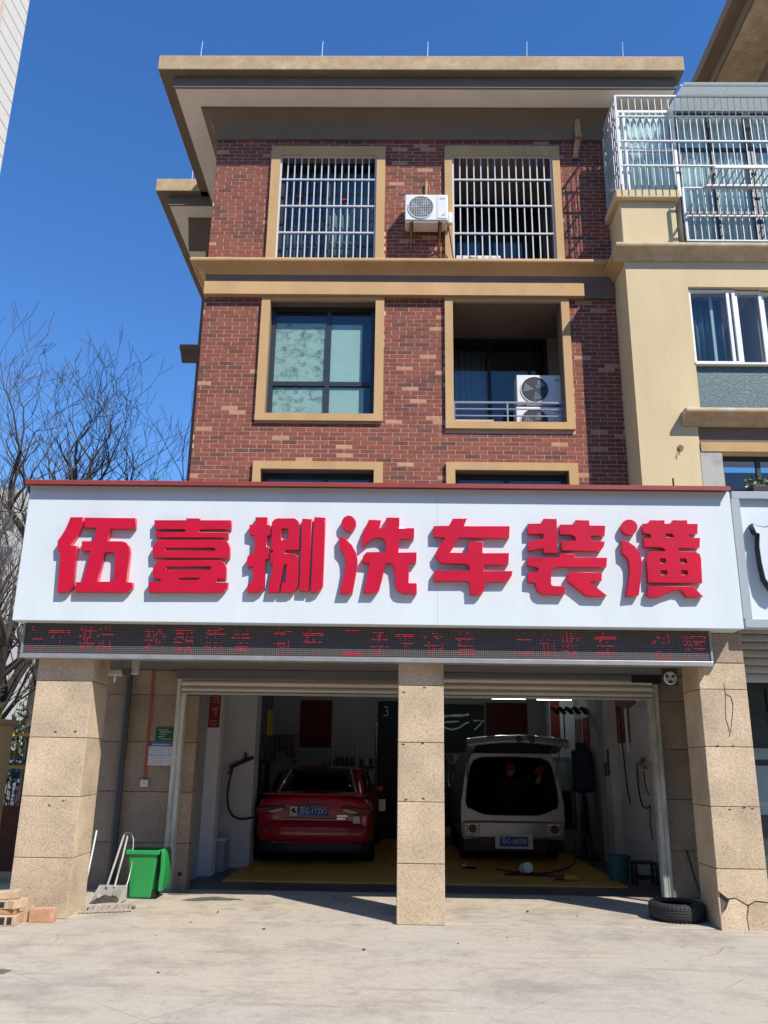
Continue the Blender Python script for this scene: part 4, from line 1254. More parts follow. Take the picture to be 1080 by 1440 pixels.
# ================================================================== WALL FITTINGS OF THE SHOP
o = box('information_plate', -3.02, -2.77, 10.835, 10.847, 1.735, 1.91, 'plate_green')
tag(o, 'dark green plate with pale writing on the granite wall beside the rail', 'plate')
for k, (a, b) in enumerate(((.03, .16), (.05, .20), (.05, .14), (.03, .12), (.05, .21))):
    box('text_line', -3.02 + a, -3.02 + b, 10.8335, 10.835, 1.875 - k * .028, 1.881 - k * .028, 'print_pale', o)
box('edging', -3.026, -2.764, 10.847, 10.8495, 1.728, 1.917, 'silver_edge', o)
o = box('notice_sheet', -3.105, -2.765, 10.840, 10.846, 1.445, 1.72, 'paper')
tag(o, 'white notice sheet with a blue heading below the green plate', 'notice')
box('heading', -3.105, -2.765, 10.8385, 10.84, 1.675, 1.722, 'print_blue', o)
for k in range(9):
    box('text_character', -3.05 + k * .026, -3.033 + k * .026, 10.8372, 10.8385, 1.690, 1.707, 'paper', o)
for (a, b, z) in ((0, .34, 1.655), (0, .34, 1.575), (0, .34, 1.565)):
    box('ruled_line', -3.105 + a, -3.105 + b, 10.8388, 10.84, z, z + .003, 'print_blue', o)
for (x) in (-3.045, -2.84):
    box('ruled_line', x, x + .003, 10.8389, 10.84, 1.578, 1.655, 'print_blue', o)
for k in range(10):
    z = 1.64 - k * .019
    if 1.56 < z < 1.585: continue
    box('text_line', -3.03, -3.03 + rnd.uniform(.10, .17), 10.8388, 10.84, z, z + .004, 'print_grey', o)
box('edging', -3.09, -2.765, 10.8385, 10.84, 1.438, 1.4445, 'red_paint', o)
MB().tube([(-3.105, 10.835, 1.28), (-3.11, 10.835, 1.9), (-3.115, 10.835, 2.62)], .014, 10).build('conduit_pipe', 'red_paint', smooth=True)
tag(bpy.data.objects['conduit_pipe'], 'thin red conduit pipe running down the granite wall by the notice', 'pipe')
o = MB().box(-3.15, -3.055, 10.80, 10.848, 1.19, 1.275).build('switch_box', 'alu_white', bevel=.006); tag(o, 'small white switch box at the end of the red conduit', 'switch')
box('switch_button', -3.12, -3.085, 10.795, 10.80, 1.215, 1.25, 'ac_offwhite', o, .003)
# security camera with sensor below the board, left
CM = thing('security_camera', (-3.05, 9.3, 2.5), 'small grey camera and sensor hanging under the message board by the left pillar', 'camera')
MB().cyl((-3.02, 9.25, 2.62), (-3.02, 9.25, 2.47), .014).build('stem', 'grey_metal', CM)
MB().box(-3.14, -2.98, 9.15, 9.24, 2.40, 2.47).build('body', 'galv', CM, bevel=.015)
MB().cyl((-2.93, 9.14, 2.44), (-2.93, 9.24, 2.44), .042).build('lens', 'dark_grey', CM)
MB().cyl((-3.055, 9.16, 2.40), (-3.055, 9.16, 2.33), .010).build('sensor', 'plate_white', CM)
MB().box(-2.90, -2.82, 9.2, 9.26, 2.42, 2.62).build('bracket', 'galv', CM, bevel=.01)
FN = thing('exhaust_vent', (3.12, 9.5, 2.45), 'small round white vent under the right end of the message board', 'vent')
MB().lathe([(.001, -.004), (.07, -.004), (.075, -.02), (.062, -.03)], (3.11, 9.54, 2.485), 22, axis='y').build('ring', 'alu_white', FN, smooth=True)
for k in range(3):
    a = k * 2.094 + .5
    mb = MB().prism([(3.11 + .012 * math.cos(a), 2.485 + .012 * math.sin(a)), (3.11 + .058 * math.cos(a - .35), 2.485 + .058 * math.sin(a - .35)), (3.11 + .058 * math.cos(a + .35), 2.485 + .058 * math.sin(a + .35))], 'y', 9.524, 9.53)
    mb.build('blade', 'black_plastic', FN)
MB().box(3.02, 3.20, 9.545, 9.56, 2.40, 2.60).build('plate', 'dark_grey', FN)

# ================================================================== OBJECTS ON THE PAVING
# green wheelie bin
GB = thing('rubbish_bin', (-2.80, 10.3, .014), 'green plastic wheelie bin with its lid hanging open beside the left bay', 'bin')
b0, b1 = .014, .62


def frus(mb, x0, x1, y0, y1, z0, X0, X1, Y0, Y1, z1):
    return mb._add([(x0, y0, z0), (x1, y0, z0), (x1, y1, z0), (x0, y1, z0), (X0, Y0, z1), (X1, Y0, z1), (X1, Y1, z1), (X0, Y1, z1)], [(0, 3, 2, 1), (0, 1, 5, 4), (1, 2, 6, 5), (2, 3, 7, 6), (3, 0, 4, 7)])


o = frus(MB(), -2.955, -2.66, 10.16, 10.46, .02, -3.0, -2.60, 10.10, 10.52, .60).build('body', 'bin_green', GB, bevel=.02)
s = o.modifiers.new('s', 'SOLIDIFY'); s.thickness = .008
mb = MB(); mb.box(-3.03, -2.57, 10.075, 10.115, .575, .635); mb.box(-3.03, -2.57, 10.515, 10.55, .575, .635); mb.box(-3.03, -2.99, 10.116, 10.514, .576, .634); mb.box(-2.61, -2.57, 10.116, 10.514, .576, .634)
mb.build('rim', 'bin_green', GB, bevel=.012)
lid = [(-2.555, .64), (-2.535, .655), (-2.50, .60), (-2.485, .40), (-2.495, .16), (-2.53, .10), (-2.56, .13), (-2.545, .40)]
MB().prism(lid, 'y', 10.11, 10.50).build('lid', 'bin_green', GB, smooth=True, bevel=.01)
MB().prism([(-2.565, .56), (-2.560, .56), (-2.565, .18), (-2.57, .18)], 'y', 10.18, 10.43).build('lid_recess', 'bin_dark', GB)
MB().cyl((-2.60, 10.13, .60), (-2.60, 10.49, .60), .018).build('hinge', 'bin_dark', GB)
for y in (10.17, 10.41):
    MB().cyl((-2.655, y, .075), (-2.655, y + .04, .075), .06, n=20).build('wheel', 'black_plastic', GB)
MB().cyl((-2.655, 10.2, .075), (-2.655, 10.42, .075), .012).build('axle', 'grey_metal', GB)

GB.scale = (.83, .83, .83); GB.location.x -= .05
# metal long-handled dustpan
DP = thing('dustpan', (-3.05, 9.95, .014), 'grey metal dustpan with tall hoop handle and dark dirt beside the left pillar', 'dustpan')
mb = MB(); mb.box(-3.28, -2.86, 9.72, 10.05, .016, .022); mb.prism([(10.05, .016), (10.06, .016), (10.06, .17), (10.05, .17)], 'x', -3.28, -2.86)
mb.prism([(9.72, .016), (10.05, .016), (10.05, .165), (9.80, .05)], 'x', -2.868, -2.86); mb.prism([(9.72, .016), (10.05, .016), (10.05, .165), (9.80, .05)], 'x', -3.28, -3.272)
mb.build('pan', 'galv', DP)
MB().tube([(-3.16, 10.04, .15), (-3.09, 10.10, .42), (-3.03, 10.15, .66), (-3.015, 10.16, .70)], .016, 8).build('handle', 'galv', DP, smooth=True)
MB().tube([(-3.05, 10.05, .15), (-3.0, 10.12, .45), (-2.97, 10.16, .68)], .015, 8).build('handle', 'galv', DP, smooth=True)
MB().tube([(-3.03, 10.15, .67), (-2.99, 10.16, .715), (-2.91, 10.16, .70), (-2.875, 10.16, .64), (-2.855, 10.15, .40), (-2.87, 10.10, .22), (-2.88, 10.05, .15)], .008, 8).build('hoop', 'galv', DP, smooth=True)
mb = MB(); r = random.Random(2)
n = 14
vs = [(-3.27 + .37 * i / n, 9.74 + .28 * j / n, .024 + (0 if i in (0, n) or j in (0, n) else r.uniform(.01, .075) * math.sin(math.pi * i / n))) for j in range(n + 1) for i in range(n + 1)]
mb._add(vs, [(j * (n + 1) + i, j * (n + 1) + i + 1, (j + 1) * (n + 1) + i + 1, (j + 1) * (n + 1) + i) for j in range(n) for i in range(n)])
mb.build('dirt', 'soil', DP, fix=False)
DP.scale.x = .75; DP.location.x -= .06
# stick behind the pillar
o = MB().tube([(-3.36, 9.75, .014), (-3.32, 9.80, .5), (-3.30, 9.82, .76)], .010, 8).build('broom_stick', 'plate_white', smooth=True); tag(o, 'thin white stick leaning behind the left granite pillar', 'stick')
# mop head lying on the apron
MP = thing('mop_head', (-3.0, 9.42, .014), 'grey string mop head lying on the ground before the dustpan', 'mop')
r = random.Random(9)
for k in range(54):
    t = k / 53; x = -3.16 + .42 * t; y = 9.34 + .16 * t
    mb = MB().tube([(x, y + .06 + r.uniform(-.01, .01), .04), (x + r.uniform(-.015, .015), y, .055 + r.uniform(-.01, .012)), (x + r.uniform(-.03, .03), y - .06, .03), (x + r.uniform(-.04, .04), y - .10 - r.uniform(0, .03), .018)], .008, 5)
    mb.build('strand', 'mop', MP, smooth='all', fix=False)
MB().tube([(-3.2, 9.395, .04), (-2.97, 9.475, .055), (-2.72, 9.575, .04)], .026, 8).build('clamp', 'mop', MP, smooth=True)

# bricks lying at the foot of the left pillar
def loose_brick(c, rz, label, m='clay', holes=False, size=(.235, .115, .075), tilt=(0, 0)):
    B = MB().box(-size[0] / 2, size[0] / 2, -size[1] / 2, size[1] / 2, 0, size[2]).build('loose_brick', m, origin=(0, 0, 0), bevel=.006)
    B.location = c; B.rotation_euler = (tilt[0], tilt[1], rz)
    tag(B, label, 'brick', 'bricks left at the foot of the pillar')
    WO[B.name] = Vector((0, 0, 0))
    if holes:
        for i in range(3):
            MB().box(-size[0] / 2 + .022 + i * .068, -size[0] / 2 + .068 + i * .068, -size[1] / 2 - .001, -size[1] / 2 + .002, .012, size[2] - .012).build('hole', 'crack', B)
    return B


loose_brick((-3.70, 8.66, 0), .05, 'hollow brick at the bottom of the small pile, nearest the camera', 'clay_pale', True, (.24, .115, .09))
loose_brick((-3.93, 8.72, 0), -.03, 'brick at the bottom of the small pile, cut by the left edge', 'clay', True, (.24, .115, .09))
loose_brick((-3.72, 8.80, .0), .04, 'brick at the back of the small pile against the pillar', 'clay', False, (.24, .115, .09))
loose_brick((-3.75, 8.72, .092), .10, 'flat orange brick lying second from the bottom of the pile', 'clay', False, (.26, .13, .045), (.03, 0))
loose_brick((-3.80, 8.71, .139), -.06, 'hollow brick with dark holes third from the bottom of the pile', 'clay_pale', True, (.24, .115, .075))
loose_brick((-3.64, 8.74, .139), 1.3, 'pale brick standing crosswise on the pile next to the hollow one', 'clay_pale', False, (.20, .10, .08))
loose_brick((-3.74, 8.74, .222), .2, 'dusty tan brick lying on top of the pile', 'clay_pale', False, (.24, .115, .07), (.05, -.05))
loose_brick((-3.42, 8.86, 0), .02, 'single orange brick lying alone beside the left pillar', 'clay', False, (.235, .10, .125))
MB().prism([(-3.56, .0), (-3.62, .0), (-3.535, .135), (-3.50, .15)], 'y', 8.84, 8.93).build('brick_shard', 'clay_pale', bevel=.004)
tag(bpy.data.objects['brick_shard'], 'broken slab shard leaning against the pillar between the pile and the single brick', 'shard')

# worn tyre lying flat by the right pillar
TY = thing('worn_tyre', (2.93, 9.50, .014), 'worn black car tyre lying flat beside the right pillar', 'tyre')
prof = [(.19, .03), (.20, .015), (.27, .0), (.31, .02), (.325, .05), (.325, .15), (.31, .18), (.27, .20), (.20, .185), (.19, .17), (.215, .16), (.29, .15), (.295, .05), (.215, .04)]
MB().lathe([(a, b_ + .014) for a, b_ in prof], (2.93, 9.50, 0), 48, close=True).build('carcass', 'rubber', TY, smooth=True)
mb = MB()
for zz in (.07, .10, .13):
    mb.lathe([(.3255, zz + .014), (.329, zz + .018), (.329, zz + .030), (.3255, zz + .034)], (2.93, 9.50, 0), 48)
mb.build('tread', 'rubber', TY, smooth=True)
mb = MB()
for k in range(44):
    a = 2 * math.pi * k / 44; c, s_ = math.cos(a), math.sin(a)
    mb.bar((2.93 + .322 * c, 9.50 + .322 * s_, .03), (2.93 + .300 * c, 9.50 + .300 * s_, .018), .012)
    mb.bar((2.93 + .327 * c, 9.50 + .327 * s_, .17), (2.93 + .300 * c, 9.50 + .300 * s_, .204), .012)
tag(mb.build('tread_lugs', 'rubber', TY), kind='stuff')
TY.scale = (.86, .86, .86); TY.location.x += .04
# green strap and scrap hanging on the right return
o = MB().tube([(3.55, 10.80, .56), (3.58, 10.74, .35), (3.62, 10.66, .10), (3.64, 10.64, .02)], .014, 8).build('green_post', 'bin_dark', smooth=True); tag(o, 'dark green stake leaning on the granite wall behind the right pillar', 'stake')
# small pebbles and litter on the paving
r = random.Random(4)
PEB = None
for i in range(14):
    x, y = r.uniform(-3.3, 3.2), r.uniform(6.6, 10.3); s = r.uniform(.008, .022)
    bm_ = bmesh.new(); bmesh.ops.create_icosphere(bm_, subdivisions=1, radius=1)
    if PEB is None:
        for v in bm_.verts: v.co *= r.uniform(.75, 1.2); v.co.z *= .6
        PEB = bpy.data.meshes.new('pebble'); bm_.to_mesh(PEB); PEB.materials.append(MATS['soil'])
    bm_.free()
    o = inst('pebble', PEB, (x, y, s * .3 + (.014 if y > 9.06 else 0)), None, (0, 0, r.uniform(0, 6)), (s, s * r.uniform(.6, 1.2), s * .8))
    tag(o, 'small dark pebble or crumb of litter lying on the paving', 'pebble', 'pebbles scattered on the paving')
# dried puddle stains on the paving (thin damp films)
mat('damp', (.13, .115, .095), .5, var=.2, vscale=6)
def stain(name, cx, cy, rx, ry, z, label, seed, ang=0):
    r = random.Random(seed); pts = []
    for k in range(36):
        a = 2 * math.pi * k / 36; q = 1 + .28 * math.sin(3 * a + seed) * r.uniform(.6, 1) + r.uniform(-.13, .13)
        x, y = rx * q * math.cos(a), ry * q * math.sin(a)
        pts.append((cx + x * math.cos(ang) - y * math.sin(ang), cy + x * math.sin(ang) + y * math.cos(ang)))
    o = MB().prism(pts, 'z', z - .003, z + .002).build(name, 'damp'); tag(o, label, 'stain')
stain('damp_stain', -2.05, 10.25, .30, .12, .0115, 'dark damp patch on the apron in front of the green bin', 3, .15)
stain('damp_stain', -3.05, 6.9, .18, .10, .001, 'small dark damp patch on the paving at the lower left', 5)
stain('damp_stain', -2.45, 10.62, .20, .10, .0115, 'damp patch by the drain at the foot of the granite wall', 8)


# ================================================================== INSIDE THE GARAGE
def grating(x0, x1, y0, y1, label):
    G = thing('floor_grating', ((x0 + x1) / 2, (y0 + y1) / 2, .008), label, 'floor grating', 'plastic gratings on the garage floor')
    box('tray', x0, x1, y0, y1, .0085, .012, 'dark_grey', G)
    mb = MB(); st = .045
    x = x0
    while x < x1:
        mb.box(x, x + .017, y0, y1, .0125, .034); x += st
    y = y0; lim = y0 + 3.0
    while y < y1:
        mb.box(x0, x1, y, y + .017, .0126, .0341); y += st if y < lim else st * 2
    tag(mb.build('lattice', 'grating', G, fix=False), kind='stuff')
    mb = MB(); mb.box(x0 - .03, x1 + .03, y0 - .05, y0 - .001, .008, .0342); mb.build('edge', 'grating', G)


grating(-2.18, .24, 11.68, 17.5, 'orange yellow plastic floor grating under the red car')
grating(.30, 3.0, 11.68, 17.5, 'orange yellow plastic floor grating under the silver van')


def arc_tube(name, pts, r, m, label=None, cat=None, parent=None, n=8):
    o = MB().tube(pts, r, n).build(name, m, parent, smooth=True)
    if label: tag(o, label, cat)
    return o


def smooth_pts(pts, k=4):
    P = [Vector(p) for p in pts]; out = []
    for i in range(len(P) - 1):
        a, b, c, d = P[max(i - 1, 0)], P[i], P[i + 1], P[min(i + 2, len(P) - 1)]
        for j in range(k):
            t = j / k
            out.append(.5 * ((2 * b) + (c - a) * t + (2 * a - 5 * b + 4 * c - d) * t * t + (3 * b - a - 3 * c + d) * t ** 3))
    return out + [P[-1]]


# spray gun with its hose loop on the white column
HG = thing('spray_gun', (-2.4, 12.95, 1.45), 'pressure spray gun with a black hose loop hung on the white column', 'spray gun')
MB().bar((-2.44, 12.93, 1.40), (-2.10, 12.93, 1.55), .05).build('barrel', 'black_plastic', HG, bevel=.01)
MB().bar((-2.40, 12.93, 1.41), (-2.46, 12.93, 1.30), .035).build('grip', 'poster_red', HG, bevel=.008)
MB().bar((-2.22, 12.93, 1.52), (-2.22, 12.93, 1.62), .04).build('valve', 'black_plastic', HG, bevel=.008)
arc_tube('hose', smooth_pts([(-2.40, 12.93, 1.38), (-2.44, 12.92, 1.2), (-2.45, 12.92, .95), (-2.38, 12.92, .75), (-2.22, 12.92, .68), (-2.0, 12.95, .72)]), .014, 'hose_black', parent=HG)
# wall posters
def poster(x0, x1, y, z0, z1, label, rows=4, axis='y', m='poster_red', ink='poster_print', seed=1):
    if axis == 'y':
        o = box('wall_poster', x0, x1, y, y + .008, z0, z1, m)
    else:
        o = box('wall_poster', y, y + .008, x0, x1, z0, z1, m)
    tag(o, label, 'poster')
    r = random.Random(seed); h = (z1 - z0) / rows; w = x1 - x0
    for k in range(rows):
        zc = z0 + h * (k + .5); nn = max(1, int(w / h * .9))
        for i in range(nn):
            cx = x0 + w * (i + .5) / nn; s = min(h, w / nn) * .36
            mb = MB()
            for q in range(r.randint(3, 5)):
                if r.random() < .6:
                    zz = zc + r.uniform(-s, s); a, b = cx - s * r.uniform(.5, 1), cx + s * r.uniform(.5, 1)
                    mb.box(a, b, -.002, 0, zz, zz + s * .22)
                else:
                    xx = cx + r.uniform(-s, s) * .8; mb.box(xx, xx + s * .22, -.0025, -.0004, zc - s * r.uniform(.5, 1), zc + s * r.uniform(.5, 1))
            if axis == 'y':
                mb.v = [(p[0], p[1] + y, p[2]) for p in mb.v]
            else:
                mb.v = [(p[1] + y, p[0], p[2]) for p in mb.v]
            mb.build('character', ink, o, fix=False)
    return o


poster(-2.63, -2.47, 12.07, 1.95, 2.55, 'narrow red poster on the white end panel at the left of the bay', 4, seed=3)
poster(-2.05, -1.35, 18.59, 1.75, 2.75, 'red poster high on the back wall above the red car', 5, ink='door_brown', seed=4)
poster(13.2, 13.95, 3.62, 1.85, 2.55, 'red poster on the white right-hand wall near the pilaster', 3, axis='x', seed=5)
poster(15.0, 15.5, 3.41, 1.75, 2.3, 'small dark red poster on the grey rear wall behind the blue vacuum', 2, axis='x', seed=6)
poster(2.0, 2.9, 18.59, 1.6, 2.75, 'dark red banner high on the back wall behind the van', 5, ink='door_brown', seed=7)
poster(2.96, 3.14, 16.19, 1.8, 2.75, 'narrow dark red couplet on the inner white column', 5, ink='door_brown', seed=8)
# blue notice board and brown door on the back wall
o = box('notice_board', -.35, .5, 18.56, 18.59, 2.0, 2.75, 'blue_dark'); tag(o, 'dark blue board with a white figure on the back wall', 'board')
me = text_mesh('3', .3); me.materials.append(MATS['plate_white']); inst('figure', me, (-.17, 18.555, 2.52), o)
D_ = thing('wooden_door', (.2, 18.55, 0), 'dark brown wooden door in the back wall beside the middle pillar', 'door')
box('leaf', -.30, .60, 18.54, 18.59, 0, 2.0, 'door_brown', D_); box('frame', -.38, -.301, 18.53, 18.59, 0, 2.0, 'frame_black', D_); box('frame', .601, .68, 18.53, 18.59, 0, 2.0, 'frame_black', D_)
MB().cyl((.50, 18.53, 1.0), (.50, 18.48, 1.0), .03).build('handle', 'chrome', D_)
for i, (x, z0, z1) in enumerate(((-1.28, .9, 2.0), (-.78, .9, 2.05), (-.36, .9, 2.25))):
    o = MB().cyl((x, 17.9, 0), (x, 17.9, z1), .022, n=10).build('upright_pole', 'chrome'); tag(o, ('first', 'second', 'third')[i] + ' thin steel pole from the left standing before the back wall', 'pole', 'steel poles at the back wall')
sh_ = thing('tool_shelf', (-.9, 18.2, 0), 'low dark shelf with a row of small bottles behind the red car', 'shelf')
for z in (1.0, 1.35):
    box('board', -1.35, -.4, 18.2, 18.55, z, z + .03, 'dark_grey', sh_)
for i in range(9):
    MB().cyl((-1.28 + i * .1, 18.3, 1.38), (-1.28 + i * .1, 18.3, 1.38 + rnd.uniform(.12, .2)), .035, n=10).build('bottle', rnd.choice(['blue_dark', 'teal', 'poster_red', 'plate_white']), sh_)
for x in (-1.33, -.43):
    box('leg', x - .015, x + .015, 18.3, 18.33, 0, 1.0, 'dark_grey', sh_)
# dark machine with hoses behind the left column
MC = thing('pressure_washer', (-2.25, 14.0, 0), 'dark pressure washer unit standing beside the white column left of the red car', 'machine')
box('body', -2.6, -2.05, 13.8, 14.4, .25, 1.5, 'black_plastic', MC, .04); box('top', -2.5, -2.1, 13.9, 14.3, 1.501, 1.75, 'dark_grey', MC, .03)
for y in (13.88, 14.32):
    MB().cyl((-2.5, y, .13), (-2.12, y, .13), .13, n=16).build('wheel', 'rubber', MC)
mb = MB()
for k in range(8):
    mb.bar((-2.04, 13.85 + k * .07, 1.9), (-2.04, 13.85 + k * .07, 2.3), .02)
mb.build('rack_bars', 'yellow_paint', MC)
o = box('floor_box', -2.58, -2.36, 12.45, 12.85, .01, .42, 'wall_grey', None, .01); tag(o, 'grey box on the floor behind the white end panel in the left bay', 'box')
box('lid', -2.59, -2.35, 12.44, 12.86, .421, .45, 'plate_white', o, .005)
o = box('paper_tag', -.22, -.12, 13.6, 13.605, .78, .95, 'paper'); tag(o, 'small white card hanging right of the red car', 'card')
arc_tube('cord', [(-.17, 13.6, .95), (-.17, 13.62, 2.3), (-.17, 13.7, 2.98)], .002, 'hose_black', parent=o)

# fluorescent tubes under the ceiling
for i, (x0, x1, y, z) in enumerate(((.35, 1.55, 15.0, 2.62), (1.75, 2.35, 15.2, 2.62), (2.62, 3.25, 15.6, 2.64))):
    L_ = MB().cyl((x0, y, z), (x1, y, z), .017, n=10).build('fluorescent_tube', 'tube_light'); tag(L_, ('left', 'middle', 'right')[i] + ' one of three lit tubes in a row above the silver van', 'lamp', 'tubes above the van')
    box('fixture', x0 - .02, x1 + .02, y - .03, y + .03, z + .02, z + .05, 'dark_grey', L_)
    for x in (x0 + .1, x1 - .1):
        MB().cyl((x, y, z + .05), (x, y, 2.84), .004, n=6).build('hanger', 'dark_grey', L_)
# line drawing of white bars on the dark rear panel
o = box('wall_panel', .45, 1.95, 18.50, 18.56, 1.7, 2.7, 'black_plastic'); tag(o, 'black panel with a pale line drawing on the back wall behind the van', 'panel')
for pts in ([(.6, 2.45), (1.45, 2.45), (1.62, 2.5)], [(.6, 2.30), (.98, 2.30)], [(.6, 2.22), (.98, 2.22)], [(1.0, 2.36), (1.12, 2.44), (1.3, 2.47), (1.62, 2.47)], [(1.0, 2.3), (1.1, 2.2), (1.25, 2.16), (1.4, 2.2), (1.55, 2.3), (1.62, 2.32)], [(1.05, 2.31), (1.4, 2.34)], [(1.72, 2.36), (1.94, 2.36), (1.74, 2.16)]):
    MB().tube([(x, 18.485, z) for x, z in pts], .016, 8).build('bright_line', 'neon_dim', o, smooth=True)

# right-hand side of the bay: hoses, taps, brush rack, vacuum, bucket, stool
arc_tube('air_hose', smooth_pts([(3.60, 13.6, 2.75), (3.58, 13.55, 2.2), (3.585, 13.5, 1.6), (3.58, 13.4, 1.2), (3.57, 13.25, .95)]), .012, 'hose_black', 'long black air hose hanging down the white right-hand wall', 'hose')
arc_tube('drain_pipe', [(3.585, 13.25, 2.8), (3.585, 13.22, 1.7)], .022, 'plate_white', 'white plastic pipe running down the right-hand wall beside the hose', 'pipe')
WT = thing('water_tap', (3.58, 12.5, 1.5), 'brass tap cluster with short hanging hoses on the right-hand wall', 'tap')
for (y, z) in ((12.55, 1.55), (12.4, 1.6), (12.3, 1.5)):
    MB().lathe([(.001, -.03), (.03, -.03), (.035, .02), (.001, .03)], (3.57, y, z), 10, axis='x').build('valve', 'rust', WT)
arc_tube('manifold', [(3.585, 12.2, 1.52), (3.585, 12.7, 1.52)], .022, 'galv', parent=WT)
arc_tube('hose', smooth_pts([(3.57, 12.75, 1.55), (3.56, 12.7, 1.2), (3.55, 12.55, .98), (3.55, 12.3, .95), (3.56, 12.2, .99)]), .012, 'hose_black', parent=WT)
arc_tube('hose', smooth_pts([(3.57, 12.42, 1.45), (3.56, 12.35, 1.25), (3.56, 12.22, 1.12)]), .009, 'hose_black', parent=WT)
arc_tube('hose', smooth_pts([(3.56, 12.2, .97), (3.55, 12.22, .75), (3.55, 12.15, .55)]), .009, 'hose_black', parent=WT)
FN2 = thing('wall_fan', (3.5, 13.0, 2.6), 'round dark fan head under the ceiling by the right-hand rail', 'fan')
MB().lathe([(.001, -.05), (.14, -.05), (.17, 0), (.14, .06), (.001, .06)], (3.46, 12.75, 2.50), 20, axis='y').build('head', 'trim_dark', FN2, smooth=True)
MB().cyl((3.62, 12.8, 2.52), (3.48, 12.78, 2.50), .02).build('arm', 'dark_grey', FN2)
for k in range(2):
    o = box('switch_plate', 3.49, 3.499, 14.08 + k * .18, 14.2 + k * .18, 1.35 - .02 * k, 1.75 - .2 * k, 'dark_grey'); tag(o, ('taller', 'shorter')[k] + ' dark switch plate on the white pilaster', 'switch')
BRK = thing('brush_rack', (2.95, 15.0, 2.35), 'wall rack with five dark brushes hanging over the van', 'rack')
MB().bar((2.80, 15.2, 2.42), (3.45, 15.2, 2.46), .03).build('rail', 'dark_grey', BRK)
for k in range(5):
    MB().bar((2.80 + k * .13, 15.15, 2.47), (2.88 + k * .13, 15.05, 2.36), .09, .05).build('brush', 'frame_black', BRK, bevel=.01)
MB().bar((3.0, 15.1, 2.36), (3.0, 15.1, 1.75), .02).build('handle', 'frame_black', BRK)
VC = thing('hanging_vacuum', (3.22, 15.0, 0), 'dark blue vacuum unit with a long black hose standing right of the van', 'vacuum')
MB().box(3.07, 3.38, 14.7, 15.0, 1.05, 1.75).build('body', 'blue_dark', VC, bevel=.04)
MB().cyl((3.22, 14.85, 1.75), (3.22, 14.85, 1.86), .10, n=16).build('motor', 'frame_black', VC)
arc_tube('hose', smooth_pts([(3.22, 14.8, 1.08), (3.25, 14.75, .7), (3.25, 14.7, .4), (3.26, 14.55, .2), (3.30, 14.3, .05)]), .03, 'hose_black', parent=VC)
MB().cyl((3.2, 14.85, .01), (3.2, 14.85, .04), .20, .18, n=24).build('base', 'frame_black', VC)
MB().cyl((3.22, 14.85, .04), (3.22, 14.85, 1.06), .025, n=10).build('stand', 'frame_black', VC)
BK = thing('bucket', (3.06, 12.15, .034), 'teal plastic bucket standing on the grating beside the stool', 'bucket')
MB().lathe([(.001, .034), (.125, .034), (.155, .33), (.168, .335), (.168, .35), (.150, .35), (.120, .05), (.001, .05)], (3.06, 12.15, 0), 28).build('pail', 'teal', BK, smooth=True)
arc_tube('bail', [(3.06 + .165 * math.cos(a), 12.15 - .03 - .05 * math.sin(a), .33 - .06 * math.sin(a)) for a in [math.pi * i / 12 for i in range(13)]], .004, 'grey_metal', parent=BK)
ST = thing('stool', (3.36, 11.95, .008), 'small black plastic step stool beside the teal bucket', 'stool')
MB().box(3.20, 3.50, 11.84, 12.08, .27, .30).build('seat', 'frame_black', ST, bevel=.01)
for x in (3.215, 3.485):
    for y in (11.86, 12.06):
        MB().bar((x, y, .008), (x, y, .27), .03).build('leg', 'frame_black', ST)
for z in (.10,):
    MB().bar((3.22, 11.86, z), (3.48, 11.86, z), .025).build('stretcher', 'frame_black', ST); MB().bar((3.22, 12.06, z), (3.48, 12.06, z), .025).build('stretcher', 'frame_black', ST)
o = MB().lathe([(.001, 0), (.05, 0), (.065, .01), (.07, .17), (.06, .18), (.001, .18)], (0, 0, 0), 18).build('paper_cup', 'plate_white', origin=(0, 0, 0), smooth=True)
o.location = (1.82, 12.5, .12); o.rotation_euler = (math.radians(78), .2, .25); tag(o, 'white cylindrical cup lying on its side on the grating behind the van', 'cup')
o = MB().lathe([(.001, 0), (.035, 0), (.038, .02), (.038, .12), (.018, .16), (.015, .19), (.001, .19)], (0, 0, 0), 14).build('drink_bottle', 'yellow_paint', origin=(0, 0, 0), smooth=True)
o.location = (2.30, 12.0, .075); o.rotation_euler = (math.radians(90), 0, 1.2); tag(o, 'yellow and red bottle lying at the front edge of the grating', 'bottle')
WO[o.name] = Vector((0, 0, 0)); MB().cyl((0, 0, -.14), (0, 0, -.002), .03, .036, 12).build('sleeve', 'poster_red', o)
o = MB().tube([(0, 0, .02), (.06, .01, .03), (.12, 0, .02), (.2, .03, .015)], .018, 8).build('spray_nozzle', 'frame_black', origin=(0, 0, 0), smooth=True); o.location = (1.02, 13.05, .034); tag(o, 'small black nozzle lying on the grating at the left behind the van', 'nozzle')
WO[o.name] = Vector((0, 0, 0)); MB().cyl((.0, 0, .05), (.05, 0, .045), .016).build('tip', 'chrome', o)
arc_tube('floor_hose', smooth_pts([(1.5, 13.0, .05), (1.75, 12.7, .05), (2.1, 12.6, .05), (2.3, 12.8, .05), (2.55, 13.2, .05), (2.85, 14.0, .06), (2.95, 14.5, .3)]), .013, 'poster_red', 'thin red hose curling over the grating towards the vacuum', 'hose')
o = arc_tube('floor_tool', [(1.55, 12.45, .05), (1.78, 12.42, .06), (2.25, 12.38, .045)], .016, 'hose_black', 'black brush handle lying across the grating behind the van', 'tool')

